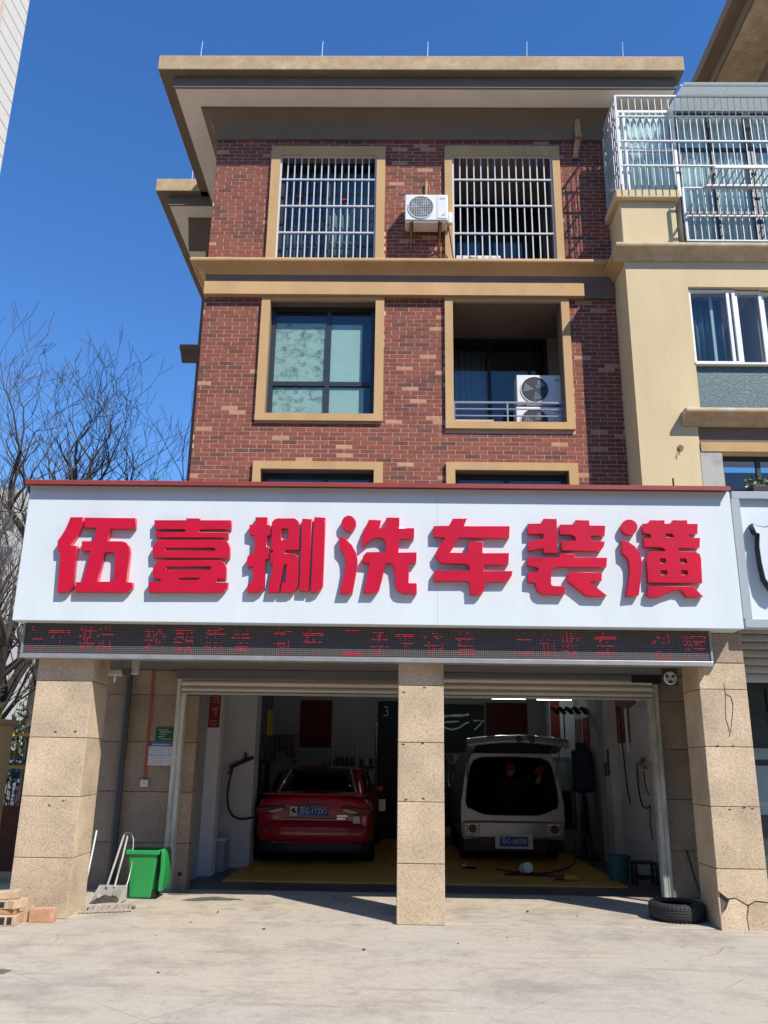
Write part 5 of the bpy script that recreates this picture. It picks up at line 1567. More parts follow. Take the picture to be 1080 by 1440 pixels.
TR = thing('tool_rail', (-1.9, 18.5, 1.6), 'steel rail with hanging tools on the back wall left of the red poster', 'tool rack')
MB().bar((-2.6, 18.56, 2.0), (-2.08, 18.56, 2.0), .03).build('rail', 'grey_metal', TR)
for k in range(6):
    x = -2.56 + k * .09; l = rnd.uniform(.25, .55)
    MB().bar((x, 18.53, 1.98), (x, 18.53, 1.98 - l), .025).build('tool', rnd.choice(['yellow_paint', 'frame_black', 'poster_red', 'grey_metal']), TR)
    MB().bar((x - .03, 18.53, 1.98 - l), (x + .03, 18.53, 1.98 - l), .05).build('tool_head', 'dark_grey', TR)
S2 = thing('wall_shelf', (1.2, 18.3, 0), 'metal shelf crowded with bottles and boxes behind the van', 'shelf')
for z in (.6, 1.05, 1.45):
    box('board', .5, 1.9, 18.15, 18.48, z, z + .03, 'grey_metal', S2)
    for k in range(9):
        x = .58 + k * .15; h = rnd.uniform(.12, .3)
        if rnd.random() < .6: MB().cyl((x, 18.3, z + .03), (x, 18.3, z + .03 + h), .045, .04, 10).build('bottle', rnd.choice(['blue_dark', 'teal', 'poster_red', 'plate_white', 'yellow_paint']), S2)
        else: box('carton', x - .06, x + .06, 18.2, 18.35, z + .031, z + .03 + h * .8, rnd.choice(['wood', 'paper', 'dark_grey']), S2)
for x in (.51, 1.89):
    box('upright', x - .02, x + .02, 18.14, 18.5, 0, 1.6, 'grey_metal', S2)
for k, (y, x) in enumerate(((16.0, 3.40), (15.8, 3.40), (15.62, 3.40))):
    o = MB().tube(smooth_pts([(x, y, 2.3), (x - .03, y - .03, 1.7), (x - .02, y - .02, 1.2 - .1 * k)]), .012, 6).build('wall_cable', ('hose_black', 'poster_red', 'hose_black')[k], smooth=True)
    tag(o, ('rearmost black', 'middle red', 'front black')[k] + ' cable hanging on the grey rear wall behind the vacuum', 'cable')

# ================================================================== RED CAR
def car_shell(secs):
    mb = MB(); prof = []
    for (y, w, zb, zs, zt) in secs:
        h = [(0, zb), (.7 * w, zb), (.93 * w, zb + .05), (w, zb + .2), (w * 1.0, zb + (zs - zb) * .62), (.985 * w, zs - .09), (.94 * w, zs - .02), (.83 * w, zs + .012), (.45 * w, zt - .004), (0, zt)]
        ring = [(x, y, z) for x, z in h] + [(-x, y, z) for x, z in reversed(h[1:-1])]
        prof.append(ring)
    n = len(prof[0]); vs = [p for r_ in prof for p in r_]
    fs = [(i * n + k, i * n + (k + 1) % n, (i + 1) * n + (k + 1) % n, (i + 1) * n + k) for i in range(len(prof) - 1) for k in range(n)]
    fs += [tuple(range(n)), tuple(range((len(prof) - 1) * n, len(prof) * n))[::-1]]
    return mb._add(vs, fs)


def make_car(label, paint, loc, rz, plate=None, emblem=False):
    R = bpy.data.objects.new('parked_car', None); COL.objects.link(R); WO[R.name] = Vector((0, 0, 0)); tag(R, label, 'car')
    secs = [(-.01, .74, .40, .88, .955), (.04, .83, .33, .93, .99), (.16, .872, .28, .95, 1.015), (.5, .893, .24, .955, 1.02), (1.2, .897, .22, .95, 1.0), (2.2, .897, .22, .935, .97), (3.1, .89, .22, .905, .95), (3.8, .875, .24, .83, .87), (4.25, .80, .28, .71, .75), (4.42, .64, .36, .62, .64)]
    body = car_shell(secs).build('body', paint, R, smooth='all', subsurf=2)
    # cabin
    lev = [(.40, 3.3, .765, .94), (.60, 3.02, .73, 1.12), (.90, 2.66, .665, 1.30), (1.06, 2.45, .615, 1.355), (1.3, 2.25, .46, 1.395)]
    mb = MB(); rings = []
    for (yr, yf, w, z) in lev:
        h = [(0, yr - .035), (.55 * w, yr - .015), (.88 * w, yr + .05), (w, yr + .22), (w * 1.02, (yr + yf) / 2), (w, yf - .3), (.85 * w, yf - .1), (.5 * w, yf), (0, yf + .02)]
        rings.append([(x, y, z) for x, y in h] + [(-x, y, z) for x, y in reversed(h[1:-1])])
    n = len(rings[0]); vs = [p for r_ in rings for p in r_]
    fs = [(i * n + k, i * n + (k + 1) % n, (i + 1) * n + (k + 1) % n, (i + 1) * n + k) for i in range(len(rings) - 1) for k in range(n)] + [tuple(range((len(rings) - 1) * n, len(rings) * n))]
    mb._add(vs, fs)
    mb.build('roof', paint, R, smooth='all', subsurf=2)
    # glass
    def patch(name, rows, m='car_glass'):
        mb = MB(); k = len(rows[0]); mb._add([p for r_ in rows for p in r_], [(i * k + j, i * k + j + 1, (i + 1) * k + j + 1, (i + 1) * k + j) for i in range(len(rows) - 1) for j in range(k - 1)])
        o = mb.build(name, m, R, smooth='all', fix=False); s = o.modifiers.new('s', 'SOLIDIFY'); s.thickness = .006; s.offset = 0; return o
    rw = []
    for t in (0, .33, .66, 1):
        z = 1.0 + .325 * t; y = .425 + .52 * t - .05 * math.sin(math.pi * t) ; w = .60 - .11 * t
        rw.append([(w * s, y - .03 + (.055 * s * s) - .012, z + .008) for s in (-1, -.6, -.2, .2, .6, 1)])
    patch('rear_window', rw)
    def edge(i): return [(p[0], p[1] - .006, p[2]) for p in ([r_[i] for r_ in rw] if i in (0, -1) else [])]
    for i in (0, -1):
        MB().tube(edge(i), .016, 6).build('trim_and_glint', 'lamp_clear', R, smooth=True)  # pale tubes stand in for reflections along the rear window sides
    MB().tube([(p[0], p[1] - .006, p[2] - .004) for p in rw[0]], .012, 6).build('trim_and_glint', 'lamp_clear', R, smooth=True)  # bottom edge reflection, also a pale tube
    MB().tube([(p[0], p[1] - .004, p[2]) for p in rw[-1]], .006, 6).build('trim_and_glint', 'chrome', R, smooth=True)
    for s in (-1, 1):
        patch('side_window', [[(s * .772, .78, 1.0), (s * .79, 1.5, 1.0), (s * .79, 2.2, 1.0), (s * .772, 2.95, .99)], [(s * .69, 1.1, 1.28), (s * .705, 1.5, 1.30), (s * .705, 2.1, 1.30), (s * .69, 2.55, 1.28)]])
        MB().tube([(s * .78, .72, .99), (s * .70, 1.08, 1.295), (s * .715, 1.6, 1.315), (s * .70, 2.56, 1.29)], .010, 6).build('trim_and_glint', 'chrome', R, smooth=True)
        m_ = MB().box(s * .90 - .07, s * .90 + .07, 2.6, 2.7, .93, 1.05).build('mirror', paint, R, bevel=.03)
    patch('windscreen', [[(.62 * s, 3.28 + .02 - .05 * s * s, .96) for s in (-1, 0, 1)], [(.52 * s, 2.58 - .05 * s * s, 1.325) for s in (-1, 0, 1)]])
    MB().prism([(1.25, 1.38), (1.42, 1.395), (1.40, 1.40), (1.28, 1.45)], 'x', -.012, .012).build('antenna', 'black_plastic', R, bevel=.004)
    # rear end
    plan = [(-.885, .30), (-.86, .05), (-.74, -.055), (-.4, -.095), (0, -.105), (.4, -.095), (.74, -.055), (.86, .05), (.885, .30)]
    mb = MB(); n = len(plan); lv = [(.33, .955, .03), (.37, .985, .01), (.44, 1.0, .0), (.52, .995, .004), (.58, .975, .03), (.63, .94, .07)]
    vs = [(x * k, y + d, z) for z, k, d in lv for x, y in plan]
    mb._add(vs, [(i * n + j, i * n + j + 1, (i + 1) * n + j + 1, (i + 1) * n + j) for i in range(len(lv) - 1) for j in range(n - 1)])
    o = mb.build('bumper', paint, R, smooth='all', fix=False, subsurf=2)
    MB().prism([(x * .985, y + .012) for x, y in plan], 'z', .20, .328).build('diffuser', 'black_plastic', R, bevel=.02)
    MB().tube([(x * .80, y * .80 - .028, .322) for x, y in plan[2:-2]], .008, 6).build('chrome_strip', 'chrome', R, smooth=True)
    for s in (-1,):
        for dx in (0, .10):
            MB().lathe([(.035, 0), (.035, -.05), (.028, -.05), (.028, 0)], (s * (.60 - dx), -.06, .275), 14, axis='y').build('exhaust', 'dark_grey', R, smooth=True)
    MB().prism([(-.80, .985), (.80, .985), (.74, 1.012), (-.74, 1.012)], 'y', -.035, .06).build('spoiler', paint, R, bevel=.01)
    for s in (-1, 1):
        P = [(s * .865, .80), (s * .46, .845), (s * .42, .80), (s * .56, .725), (s * .84, .715)]
        lt = MB().prism(P, 'y', -.040, .06).build('tail_light', 'lamp_red', R, bevel=.012)
        MB().prism([(s * .66, .755), (s * .45, .80), (s * .455, .775), (s * .56, .738), (s * .65, .738)], 'y', -.045, -.0405).build('reverse_lamp', 'lamp_clear', lt)
        MB().box(s * .68 - .06, s * .68 + .06, -.105, -.07, .47, .52).build('reflector', 'lamp_red', R, bevel=.004)
    for z in (.665,):
        MB().prism([(-.50, z), (.50, z), (.46, z - .012), (-.46, z - .012)], 'y', -.03, -.012).build('boot_gap', 'black_plastic', R)
    if plate:
        P = MB().box(-.22, .22, -.066, -.050, .69, .83).build('number_plate', 'plate_blue', R, bevel=.004)
        me = text_mesh(plate, .115, .001, .40); me.materials.append(MATS['plate_white']); inst('lettering', me, (0, -.0685, .76), P)
        mb = MB(); mb.box(-.215, .215, -.0685, -.0662, .821, .826); mb.box(-.215, .215, -.0685, -.0662, .694, .699); mb.build('plate_border', 'plate_white', P)
        st_ = MB().box(-.345, -.235, -.056, -.050, .69, .825).build('sticker', 'plate_white', R)
        mb = MB(); mb.lathe([(.001, 0), (.028, 0)], (-.295, -.0575, .775), 12, axis='y'); mb.box(-.30, -.25, -.058, -.0565, .735, .76); mb.box(-.325, -.31, -.058, -.0565, .705, .725); mb.build('drawing', 'black_plastic', st_)
    if emblem:
        mb = MB()
        for k in range(4):
            c = -.072 + k * .048
            mb.tube([(c + .030 * math.cos(a), -.045, .895 + .030 * math.sin(a)) for a in [2 * math.pi * i / 18 for i in range(19)]], .0045, 6, caps=False)
        mb.build('emblem', 'chrome', R, smooth=True)
        for i, z in enumerate((.70, .665)):
            for k in range(5 - i):
                MB().box(.36 + k * .032, .382 + k * .032, -.05, -.044, z - .012, z + .012).build('badge', 'chrome', R)
        MB().box(.60, .70, -.050, -.043, .60, .70).build('windscreen_tag', 'curtain_pale', R)
    for s in (-1, 1):
        for y in (.88, 3.5):
            W = MB().lathe([(.21, -.105), (.30, -.105), (.325, -.08), (.33, 0), (.325, .08), (.30, .105), (.21, .105)], (s * .77, y, .33), 28, axis='x', close=True).build('wheel', 'tyre', R, smooth=True)
            MB().lathe([(.001, s * .07), (.20, s * .09), (.215, s * .10), (.215, -s * .05)], (s * .77, y, .33), 24, axis='x').build('rim', 'grey_metal', W, smooth=True)
            MB().lathe([(.36, -.14), (.36, .11)], (s * .77, y, .34), 24, axis='x').build('wheel_arch', 'black_plastic', R)
    MB().box(-.7, .7, .15, 4.1, .16, .24).build('underbody', 'black_plastic', R)
    R.location = loc; R.rotation_euler = (0, 0, rz); WO[R.name] = Vector(loc)
    return R


make_car('dark red saloon car parked in the left bay, seen from behind', 'car_red', (-1.19, 13.12, .034), math.radians(-1.0), '苏G·1Y3X1', True)

# ================================================================== SILVER VAN
V = bpy.data.objects.new('parked_van', None); COL.objects.link(V); WO[V.name] = Vector((0, 0, 0)); tag(V, 'silver microvan in the right bay with its tailgate raised open', 'van')
half = [(0, .30), (.70, .30), (.785, .38), (.80, .62), (.80, .86), (.775, 1.02), (.73, 1.33), (.69, 1.51), (.62, 1.61), (.50, 1.655), (0, 1.68)]


def vring(y, sx=1, sz=1, dz=0):
    return [(x * sx, y, .30 + (z - .30) * sz + dz) for x, z in half] + [(-x * sx, y, .30 + (z - .30) * sz + dz) for x, z in reversed(half[1:-1])]


def loft(rings, cap0=False, cap1=True):
    mb = MB(); n = len(rings[0]); vs = [p for r_ in rings for p in r_]
    fs = [(i * n + k, i * n + (k + 1) % n, (i + 1) * n + (k + 1) % n, (i + 1) * n + k) for i in range(len(rings) - 1) for k in range(n)]
    if cap0: fs.append(tuple(range(n)))
    if cap1: fs.append(tuple(range((len(rings) - 1) * n, len(rings) * n)))
    return mb._add(vs, fs)


loft([vring(.03), vring(.4), vring(1.6), vring(2.5), vring(2.85, .98, .96), vring(3.25, .95, .62), vring(3.6, .88, .45)]).build('body', 'van_silver', V, smooth=True)
loft([vring(.04, .96, .955, .03), vring(2.4, .96, .955, .03), vring(2.8, .94, .92, .03)]).build('interior', 'van_inner', V, smooth=True)
outer = [(x, z) for x, z in half] + [(-x, z) for x, z in reversed(half[1:-1])]
ih = [(.44, .705), (.56, .745), (.64, .785), (.71, .80), (.738, .90), (.728, 1.05), (.695, 1.27), (.655, 1.44), (.60, 1.53), (.47, 1.575), (.0, 1.59)]
inner = [(-x, z) for x, z in reversed(ih[:-1])] + [(-.30, .695), (.30, .695)] + ih
me = mesh_from_curve([outer, inner], .03, .012)
for v in me.vertices: v.co = (v.co.x, -v.co.z, v.co.y)
me.materials.clear(); me.materials.append(MATS['van_silver']); inst('rear_frame', me, (0, .0, 0), V)
seal = [(x * .985, .30 + (z - .30) * .99 + .008) for x, z in inner]
MB().tube([(x * 1.01, -.03, z) for x, z in inner] + [(inner[0][0] * 1.01, -.03, inner[0][1])], .012, 6, caps=False).build('door_seal', 'frame_black', V, smooth=True)
MB().prism([(-.80, .06), (-.79, -.05), (-.5, -.09), (.5, -.09), (.79, -.05), (.80, .06)], 'z', .36, .62).build('bumper', 'van_silver', V, bevel=.03, smooth=True)
MB().prism([(-.79, .06), (-.78, -.045), (-.5, -.085), (.5, -.085), (.78, -.045), (.79, .06)], 'z', .17, .355).build('bumper_skirt', 'black_plastic', V, bevel=.02)
for s in (-1, 1):
    T = MB().box(s * .635 - .115, s * .635 + .115, -.10, -.02, .42, .59).build('tail_light', 'lamp_clear', V, bevel=.012)
    MB().lathe([(.001, 0), (.06, 0), (.065, .01)], (s * .635, -.108, .505), 20, axis='y').build('red_lens', 'lamp_red', T)
    for k in range(3):
        for q in (-1, 1):
            MB().box(s * .635 + q * .085 - .018, s * .635 + q * .085 + .018, -.105, -.1005, .445 + k * .045, .465 + k * .045).build('amber_bar', 'lamp_red', T)
P = MB().box(-.29, .29, -.112, -.095, .22, .43).build('number_plate', 'plate_white', V, bevel=.006)
MB().box(-.22, .22, -.118, -.1125, .255, .395).build('plate_field', 'plate_blue', P)
me = text_mesh('苏G·68390', .115, .001, .40); me.materials.append(MATS['plate_white']); inst('lettering', me, (0, -.120, .325), P)
MB().box(-.50, -.36, -.105, -.088, .30, .37).build('reflector', 'lamp_red', V, bevel=.004)
# raised tailgate
pr_ = [(.02, 1.645), (.0, 1.685), (-.45, 1.81), (-.86, 1.90), (-.95, 1.875), (-.985, 1.80), (-.95, 1.775), (-.80, 1.815), (-.45, 1.75), (-.02, 1.635)]
tg = MB(); xs_ = [-.74, -.70, -.5, -.25, 0, .25, .5, .70, .74]; n = len(pr_)
vs = [(x * (1 + .04 * (-y)), y + .10 * (x / .74) ** 2 * min(1, -y if y < 0 else 0), z - .07 * (x / .74) ** 2 * min(1, -y if y < 0 else 0)) for x in xs_ for y, z in pr_]
tg._add(vs, [(i * n + k, i * n + (k + 1) % n, (i + 1) * n + (k + 1) % n, (i + 1) * n + k) for i in range(len(xs_) - 1) for k in range(n)] + [tuple(range(n)), tuple(range((len(xs_) - 1) * n, len(xs_) * n))])
TG = tg.build('tailgate', 'van_silver', V, bevel=.012, smooth=True)
MB().prism([(-.05, 1.640), (-.45, 1.742), (-.78, 1.803), (-.78, 1.795), (-.45, 1.733), (-.05, 1.630)], 'x', -.60, .60).build('inner_trim', 'cloth_dark', TG)
MB().prism([(-.08, 1.712), (-.45, 1.815), (-.45, 1.822), (-.08, 1.719)], 'x', -.6, .6).build('window_glass', 'car_glass', TG)
for x in (.0, .19):
    MB().lathe([(.001, 0), (.045, 0), (.05, .01)], (x, -.985, 1.835), 16, axis='y').build('handle_hole', 'black_plastic', TG)
for s in (-1, 1):
    MB().cyl((s * .70, -.03, 1.25), (s * .70, -.5, 1.74), .010, n=8).build('gas_strut', 'grey_metal', V)
MB().prism([(-.46, 1.66), (.46, 1.66), (.42, 1.62), (-.42, 1.62)], 'y', -.052, -.035).build('roof_edge', 'van_silver', V, bevel=.006)
# seats
for s in (-.38, .38):
    MB().box(s - .27, s + .27, 1.75, 1.9, .6, 1.20).build('seat_back', 'cloth_dark', V, bevel=.05)
    MB().box(s - .13, s + .13, 1.76, 1.88, 1.22, 1.38).build('headrest', 'cloth_dark', V, bevel=.04)
# open front doors
def van_door(hx, hy, ang, s):
    o_ = [(0, .36), (0, 1.0), (.12, 1.36), (.26, 1.58), (.85, 1.58), (.92, 1.0), (.92, .36)]
    i_ = [(.10, 1.02), (.20, 1.34), (.31, 1.51), (.78, 1.51), (.84, 1.02)]
    me = mesh_from_curve([o_, i_], .02, .006)
    for v in me.vertices: v.co = (v.co.x, -v.co.z, v.co.y)
    me.materials.clear(); me.materials.append(MATS['van_silver'])
    o = inst('front_door', me, (hx, hy, 0), V); o.rotation_euler = (0, 0, ang)
    WO[o.name] = Vector((0, 0, 0))
    MB().box(.05, .86, -.034, -.026, .42, 1.0).build('door_lining', 'black_plastic', o)
    MB().box(.12, .80, -.003, .003, 1.02, 1.52).build('door_glass', 'glass_clear', o)


van_door(.80, 2.55, math.radians(-52), 1)
van_door(-.80, 2.55, math.radians(180 + 72), -1)
for s in (-1, 1):
    for y in (.62, 2.75):
        W = MB().lathe([(.17, -.075), (.25, -.075), (.268, -.05), (.27, 0), (.268, .05), (.25, .075), (.17, .075)], (s * .70, y, .27), 24, axis='x', close=True).build('wheel', 'tyre', V, smooth=True)
        MB().lathe([(.001, s * .05), (.16, s * .06), (.175, s * .07), (.175, -s * .04)], (s * .70, y, .27), 20, axis='x').build('rim', 'grey_metal', W, smooth=True)
MB().box(-.7, .7, .1, 3.4, .22, .30).build('underbody', 'black_plastic', V)
V.location = (1.87, 13.82, .034); WO[V.name] = V.location.copy()

# ================================================================== PERSON WORKING INSIDE THE VAN
def skin_mesh(name, verts, edges, radii, m, parent=None, loc=(0, 0, 0), sub=2):
    me = bpy.data.meshes.new(name); me.from_pydata(verts, edges, [])
    o = bpy.data.objects.new(name, me); COL.objects.link(o); place(o, loc, parent)
    o.modifiers.new('skin', 'SKIN').use_smooth_shade = True
    for sv, r_ in zip(me.skin_vertices[0].data, radii):
        sv.radius = (r_, r_) if not isinstance(r_, tuple) else r_
    me.skin_vertices[0].data[0].use_root = True
    s = o.modifiers.new('sub', 'SUBSURF'); s.levels = sub; s.render_levels = sub
    me.materials.append(MATS[m]); return o


PX, PY = 2.00, 14.95
body = skin_mesh('person', [(0, .15, .62), (0, .10, .85), (0, .04, 1.08), (0, .0, 1.20), (0, -.02, 1.27), (.17, .02, 1.17), (-.17, .02, 1.17), (-.25, -.05, .95), (-.16, -.22, .80), (.14, .15, .60), (-.14, .15, .60), (.17, -.22, .52), (-.17, -.22, .52), (.16, .18, .48), (-.16, .18, .48), (.27, .0, 1.24), (.44, -.05, 1.36)],
                 [(0, 1), (1, 2), (2, 3), (3, 4), (3, 5), (3, 6), (6, 7), (7, 8), (0, 9), (0, 10), (9, 11), (10, 12), (11, 13), (12, 14), (5, 15), (15, 16)],
                 [.15, .14, .15, .10, .055, .075, .075, .055, .042, .09, .09, .07, .07, .05, .05, .062, .05], 'cloth_dark', None, (PX, PY, 0))
tag(body, 'person in dark clothes and red sleeve leaning in the open back of the van', 'person')
WO[body.name] = Vector((PX, PY, 0))
bm_ = bmesh.new(); bmesh.ops.create_uvsphere(bm_, u_segments=24, v_segments=16, radius=1)
for v in bm_.verts:
    x, y, z = v.co; k = 1 - .22 * max(0, -z) ; v.co = (x * .073 * k, y * .092 * (1 - .1 * max(0, -z)), z * .115)
    if y < -.75 and -.25 < z < .12 and abs(x) < .22: v.co.y -= .018
hm = bpy.data.meshes.new('head'); bm_.to_mesh(hm); bm_.free(); hm.materials.append(MATS['skin']); hm.polygons.foreach_set('use_smooth', [True] * len(hm.polygons))
hd = inst('head', hm, (PX - .0, PY - .06, 1.40), body); hd.rotation_euler = (.25, 0, -.25)
WO[hd.name] = Vector((0, 0, 0))
for s in (-1, 1):
    MB().lathe([(.001, -.006), (.011, -.004), (.013, 0)], (s * .030, -.082, .012), 10, axis='y').build('eye', 'hair', hd, smooth=True)
    MB().lathe([(.001, -.01), (.02, -.008), (.026, .0), (.02, .008)], (s * .075, 0, .0), 10, axis='x').build('ear', 'skin', hd, smooth=True)
MB().box(-.022, .022, -.090, -.078, -.052, -.046).build('mouth', 'glove', hd)
mb = MB().lathe([(.078, .02), (.084, .05), (.075, .09), (.045, .118), (.001, .125)], (0, .0, 0), 20); mb.v = [(p[0], p[1] * 1.22, p[2]) for p in mb.v]
mb.build('cap', 'cloth_red', hd, smooth=True)
MB().prism([(-.07, -.07), (-.055, -.13), (0, -.15), (.055, -.13), (.07, -.07)], 'z', .032, .040).build('cap_peak', 'cloth_red', hd)
# red sleeve and gloved hand reaching for the roof edge
slv = skin_mesh('sleeve', [(.42, -.04, 1.35), (.58, -.12, 1.47), (.50, -.24, 1.36), (.455, -.30, 1.30)], [(0, 1), (1, 2), (2, 3)], [.055, .055, .045, .038], 'cloth_red', body, (PX, PY, 0))
hv = [(.455, -.30, 1.30), (.425, -.335, 1.265)]; he = [(0, 1)]; hr = [.030, .034]
for k, (dx, dz) in enumerate(((-.030, .010), (-.012, -.002), (.006, -.010), (.022, -.014))):
    b = len(hv); hv += [(.425 + dx, -.352, 1.245 + dz), (.412 + dx, -.366, 1.215 + dz), (.407 + dx, -.360, 1.190 + dz + .008 * (k in (1, 2)))]
    he += [(1, b), (b, b + 1), (b + 1, b + 2)]; hr += [.010, .009, .008]
b = len(hv); hv += [(.470, -.340, 1.262), (.482, -.352, 1.235)]; he += [(0, b), (b, b + 1)]; hr += [.011, .009]
skin_mesh('hand', hv, he, hr, 'skin', body, (PX, PY, 0))

# ================================================================== TREES
def tree(name, label, base, h, r0, seed, lean=(0, 0), levels=6, spread=.55, first=.45, limbs=4):
    T = thing(name, base, label, 'tree', 'bare trees at the left')
    r = random.Random(seed); base = Vector(base)
    tr = MB(); cr = MB()
    top = base + Vector((lean[0] * h * first, lean[1] * h * first, h * first))
    pts = [base + (top - base) * t + Vector((r.uniform(-.06, .06), r.uniform(-.06, .06), 0)) * (1 if 0 < t < 1 else 0) for t in (0, .25, .5, .75, 1)]
    tr.tube([pts[0] - Vector((0, 0, .2))] + pts, [r0 * 1.35, r0 * 1.15, r0, r0 * .92, r0 * .85, r0 * .75], 10)

    def grow(p, d, ln, rad, lv):
        seg = 4; q = p; P = [p]; R_ = [rad]
        for i in range(seg):
            d = (d + Vector((r.uniform(-.22, .22), r.uniform(-.22, .22), r.uniform(-.06, .20)))).normalized()
            q = q + d * ln / seg; P.append(q); R_.append(max(rad * (1 - .42 * (i + 1) / seg), .0042))
            if lv > 1 and i >= 1 and r.random() < .55:
                s = Vector((r.uniform(-1, 1), r.uniform(-1, 1), r.uniform(-.2, .7))).normalized()
                grow(q, (d * .7 + s * .7).normalized(), ln * r.uniform(.35, .6), rad * .42, lv - 2)
        cr.cur = 0 if lv > 1 else (1 if r.random() < .93 else 2)
        cr.tube(P, R_, 7 if lv > 3 else (5 if lv > 1 else 3), caps=False)
        if lv <= 0: return
        for k in range(2 if r.random() < .6 else 3):
            s = Vector((r.uniform(-1, 1), r.uniform(-1, 1), r.uniform(-.25, .6))).normalized()
            grow(q, (d + s * spread * 1.3).normalized(), ln * r.uniform(.62, .86), R_[-1] * r.uniform(.62, .82), lv - 1)
    for k in range(limbs):
        a = 2 * math.pi * (k + r.random() * .6) / limbs
        grow(top, Vector((math.cos(a) * .75, math.sin(a) * .75, r.uniform(.5, 1.1))).normalized(), h * .22, r0 * .55, levels - 1)
    for k in range(3):
        t = r.uniform(.5, .9); a = r.uniform(0, 6.28)
        grow(base + (top - base) * t, Vector((math.cos(a), math.sin(a), .5)).normalized(), h * .14, r0 * .3, levels - 3)
    tr.build('trunk', 'bark', T, smooth='all', fix=False)
    cr.build('crown', ['bark', 'twig', 'twig_pale'], T, smooth='all', fix=False)
    return T


tree('bare_tree', 'tallest bare tree with a spreading crown rising above the left end of the sign', (-6.75, 16.0, 0), 7.1, .17, 14, (.0, 0), 6, .66, .70, 5)
tree('bare_tree', 'thick bare tree at the left edge beside the granite pillar', (-6.5, 13.6, 0), 5.9, .19, 23, (.03, 0), 6, .6, .36, 5)
tree('bare_tree', 'slender bare tree nearest the brick building, behind the sign', (-5.35, 16.6, 0), 6.3, .10, 37, (.02, 0), 5, .55, .78, 3)
tree('bare_tree', 'distant bare tree at the far left, behind the others', (-9.6, 20.0, 0), 8.0, .15, 5, (0, 0), 5, .6, .4, 5)

# ================================================================== LEFT BACKGROUND
GP = thing('gate_pier', (-5.3, 11.4, 0), 'tan brick gate pier with a flat cap at the left edge', 'pier')
box('shaft', -5.75, -5.22, 11.2, 11.7, 0, 1.93, 'stucco', GP, .01); box('cap', -5.80, -5.17, 11.15, 11.75, 1.931, 2.0, 'clay_pale', GP, .01)
LW = box('garden_wall', -11, -4.5, 12.3, 12.5, 0, .85, 'brick_dark'); tag(LW, 'low dark brick wall under the fence at the left', 'wall')
FC = thing('metal_fence', (-7, 12.4, .85), 'dark green metal fence with two yellow rails on the low wall', 'fence')
for z in (1.35, 1.80):
    box('rail', -11, -4.5, 12.38, 12.42, z, z + .045, 'yellow_paint', FC)
me = None
for i in range(44):
    x = -11 + i * .15
    if me is None:
        o = MB().bar((x, 12.40, .85), (x, 12.40, 1.95), .018).build('picket', 'bin_dark', FC); me = o.data
    else:
        inst('picket', me, (x, 12.40, 1.40), FC)
for x in (-4.52, -7.5, -10.5):
    box('post', x - .03, x + .03, 12.36, 12.44, .85, 2.1, 'grey_metal', FC)
mat('paint_white', (.72, .72, .72), .3, coat=.4)
make_car('white saloon car parked far behind the fence at the left', 'paint_white', (-7.6, 19.0, 0), math.radians(70))
# shrubs behind the fence
def shrub(base, w, h, seed, label):
    r = random.Random(seed); S = thing('dry_shrub', base, label, 'shrub', 'shrubs behind the fence')
    st_ = MB(); lf = MB(); B_ = Vector(base)
    for k in range(70):
        p = B_ + Vector((r.uniform(-w, w) * .4, r.uniform(-.4, .4), 0)); q = p + Vector((r.uniform(-w, w) * .5, r.uniform(-.5, .5), r.uniform(.4, 1) * h))
        m_ = (p + q) / 2 + Vector((r.uniform(-.2, .2), r.uniform(-.2, .2), 0)); st_.tube([p, m_, q], [.012, .008, .003], 4, caps=False)
        for j in range(22):
            c = m_ + (q - m_) * r.random() + Vector((r.uniform(-.2, .2), r.uniform(-.2, .2), r.uniform(-.2, .2))); s = r.uniform(.015, .035)
            d = Vector((r.uniform(-1, 1), r.uniform(-1, 1), r.uniform(-1, 1))).normalized() * s; e = d.cross(Vector((r.random(), r.random(), r.random() + .1))).normalized() * s * .6
            lf.quad(c - d - e, c + d - e, c + d + e, c - d + e)
    st_.build('stems', 'twig', S, fix=False); tag(lf.build('leaves', 'leaf', S, fix=False), kind='stuff')


shrub((-6.2, 13.1, 0), 1.6, 2.6, 1, 'tangled half green shrub behind the fence, nearest the pillar')
shrub((-7.6, 13.4, 0), 1.8, 2.4, 2, 'tangled half green shrub behind the fence, left of the nearer one')
shrub((-8.8, 15.5, 0), 2.2, 3.0, 3, 'large dull shrub further back at the left edge')
# far shrub belt that reads as one mass
mb = MB(); r = random.Random(12)
for i in range(9000):
    x = r.uniform(-60, -8); y = r.uniform(38, 44); z = r.random() ** .7 * (2.6 + 1.2 * math.sin(x * .7)); s = r.uniform(.10, .28)
    d = Vector((r.uniform(-1, 1), r.uniform(-1, 1), r.uniform(-1, 1))).normalized() * s; e = d.cross(Vector((r.random(), r.random(), r.random() + .1))).normalized() * s * .6
    c = Vector((x, y, z)); mb.quad(c - d - e, c + d - e, c + d + e, c - d + e)
o = mb.build('hedge_belt', 'leaf', fix=False); tag(o, 'far dull hedge belt behind the trees at the left', 'hedge', kind='stuff')


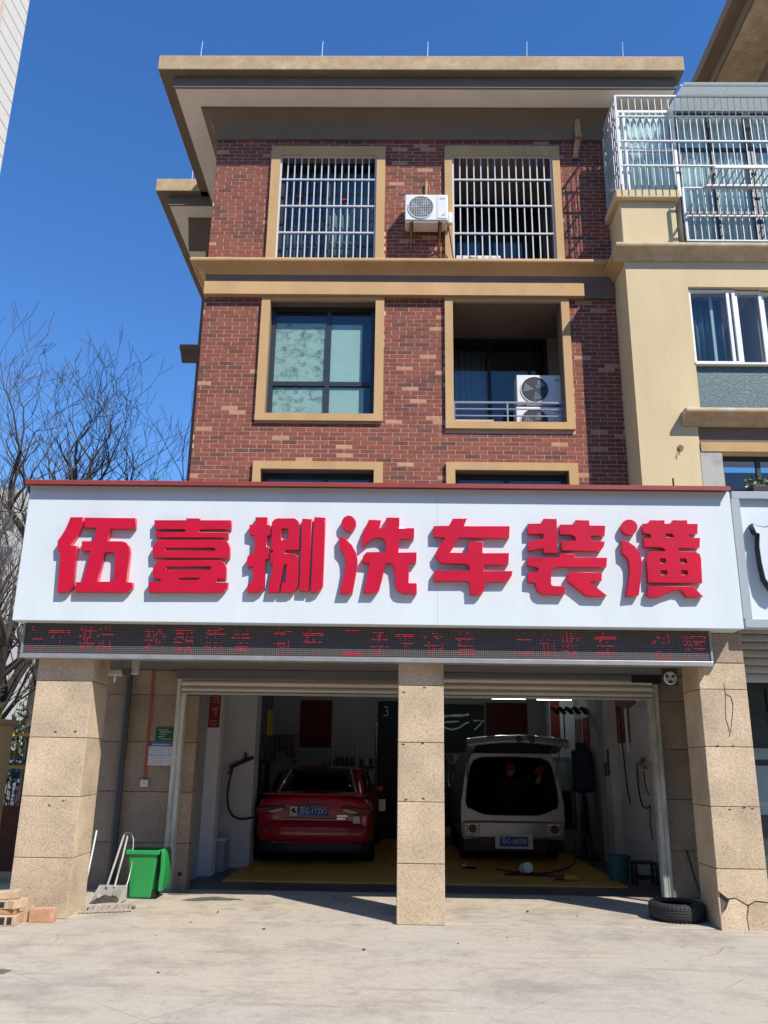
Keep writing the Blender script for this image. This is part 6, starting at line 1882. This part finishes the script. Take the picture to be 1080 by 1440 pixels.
# towers
def tower(name, label, x0, x1, y0, y1, h, storey, m, floors_win=True, bands=False, step_w=3.2):
    T = thing(name, ((x0 + x1) / 2, (y0 + y1) / 2, 0), label, 'building')
    box('wall', x0, x1, y0, y1, 0, h, m, T)
    return T


T = tower('tiled_tower', 'tall cream tiled tower block cut by the upper left corner', -22, -14.4, 8, 25.05, 48, 3, 'tower_tile')
mb = MB()
for k in range(int(30 / .6)):
    z = 18 + k * .6
    mb.box(-14.4, -14.392, 8, 25.05, z, z + .035)
for k in range(8):
    mb.box(-14.401, -14.3925, 9 + k * 2.0, 9.03 + k * 2.0, 18, 48)
mb.build('tile_joints', 'tower_joint', T)
for y in (15.0, 19.6, 23.2):
    box('band', -14.4, -14.37, y, y + .25, 0, 48, 'tower_band', T)
F = tower('distant_tower', 'pale distant apartment block behind the bare trees at the left', -44, -33.4, 70, 84, 24, 3, 'far_wall')
me = None
for k in range(7):
    for j in range(7):
        x = -43.2 + j * 1.45; z = 2.2 + k * 3.0
        if me is None:
            o = MB().box(x, x + .9, 69.93, 70.02, z, z + 1.5).build('window', 'far_glass', F); me = o.data
        else:
            inst('window', me, (x + .45, 69.975, z + .75), F)
for k in range(7):
    box('balcony', -38.6, -36.4, 69.3, 69.99, 1.4 + k * 3.0, 2.2 + k * 3.0, 'paint_white', F)

# unseen apartment blocks added behind the viewpoint to hold back low sky light
for k, (x0, x1, h) in enumerate(((-62, -24, 19), (-20, 16, 18), (20, 60, 19))):
    T = thing('added_street_block', ((x0 + x1) / 2, -30, 0), 'added unseen apartment block across the road on the opposite side of the street', 'building', 'added unseen apartment blocks on the opposite side of the street')
    holes = [(x0 + 2 + i * 3.2, x0 + 3.6 + i * 3.2, 1.2 + j * 3, 2.8 + j * 3) for i in range(int((x1 - x0 - 3) / 3.2)) for j in range(6)]
    mb = MB(); mb.box(x0, x1, -44, -30, 0, h); mb.build('wall', 'block_wall', T)
    me = None
    for (a, b, c, d) in holes:
        if me is None:
            o = MB().box(a, b, -29.99, -29.93, c, d).build('window', 'far_glass', T); me = o.data
        else:
            inst('window', me, ((a + b) / 2, -29.96, (c + d) / 2), T)
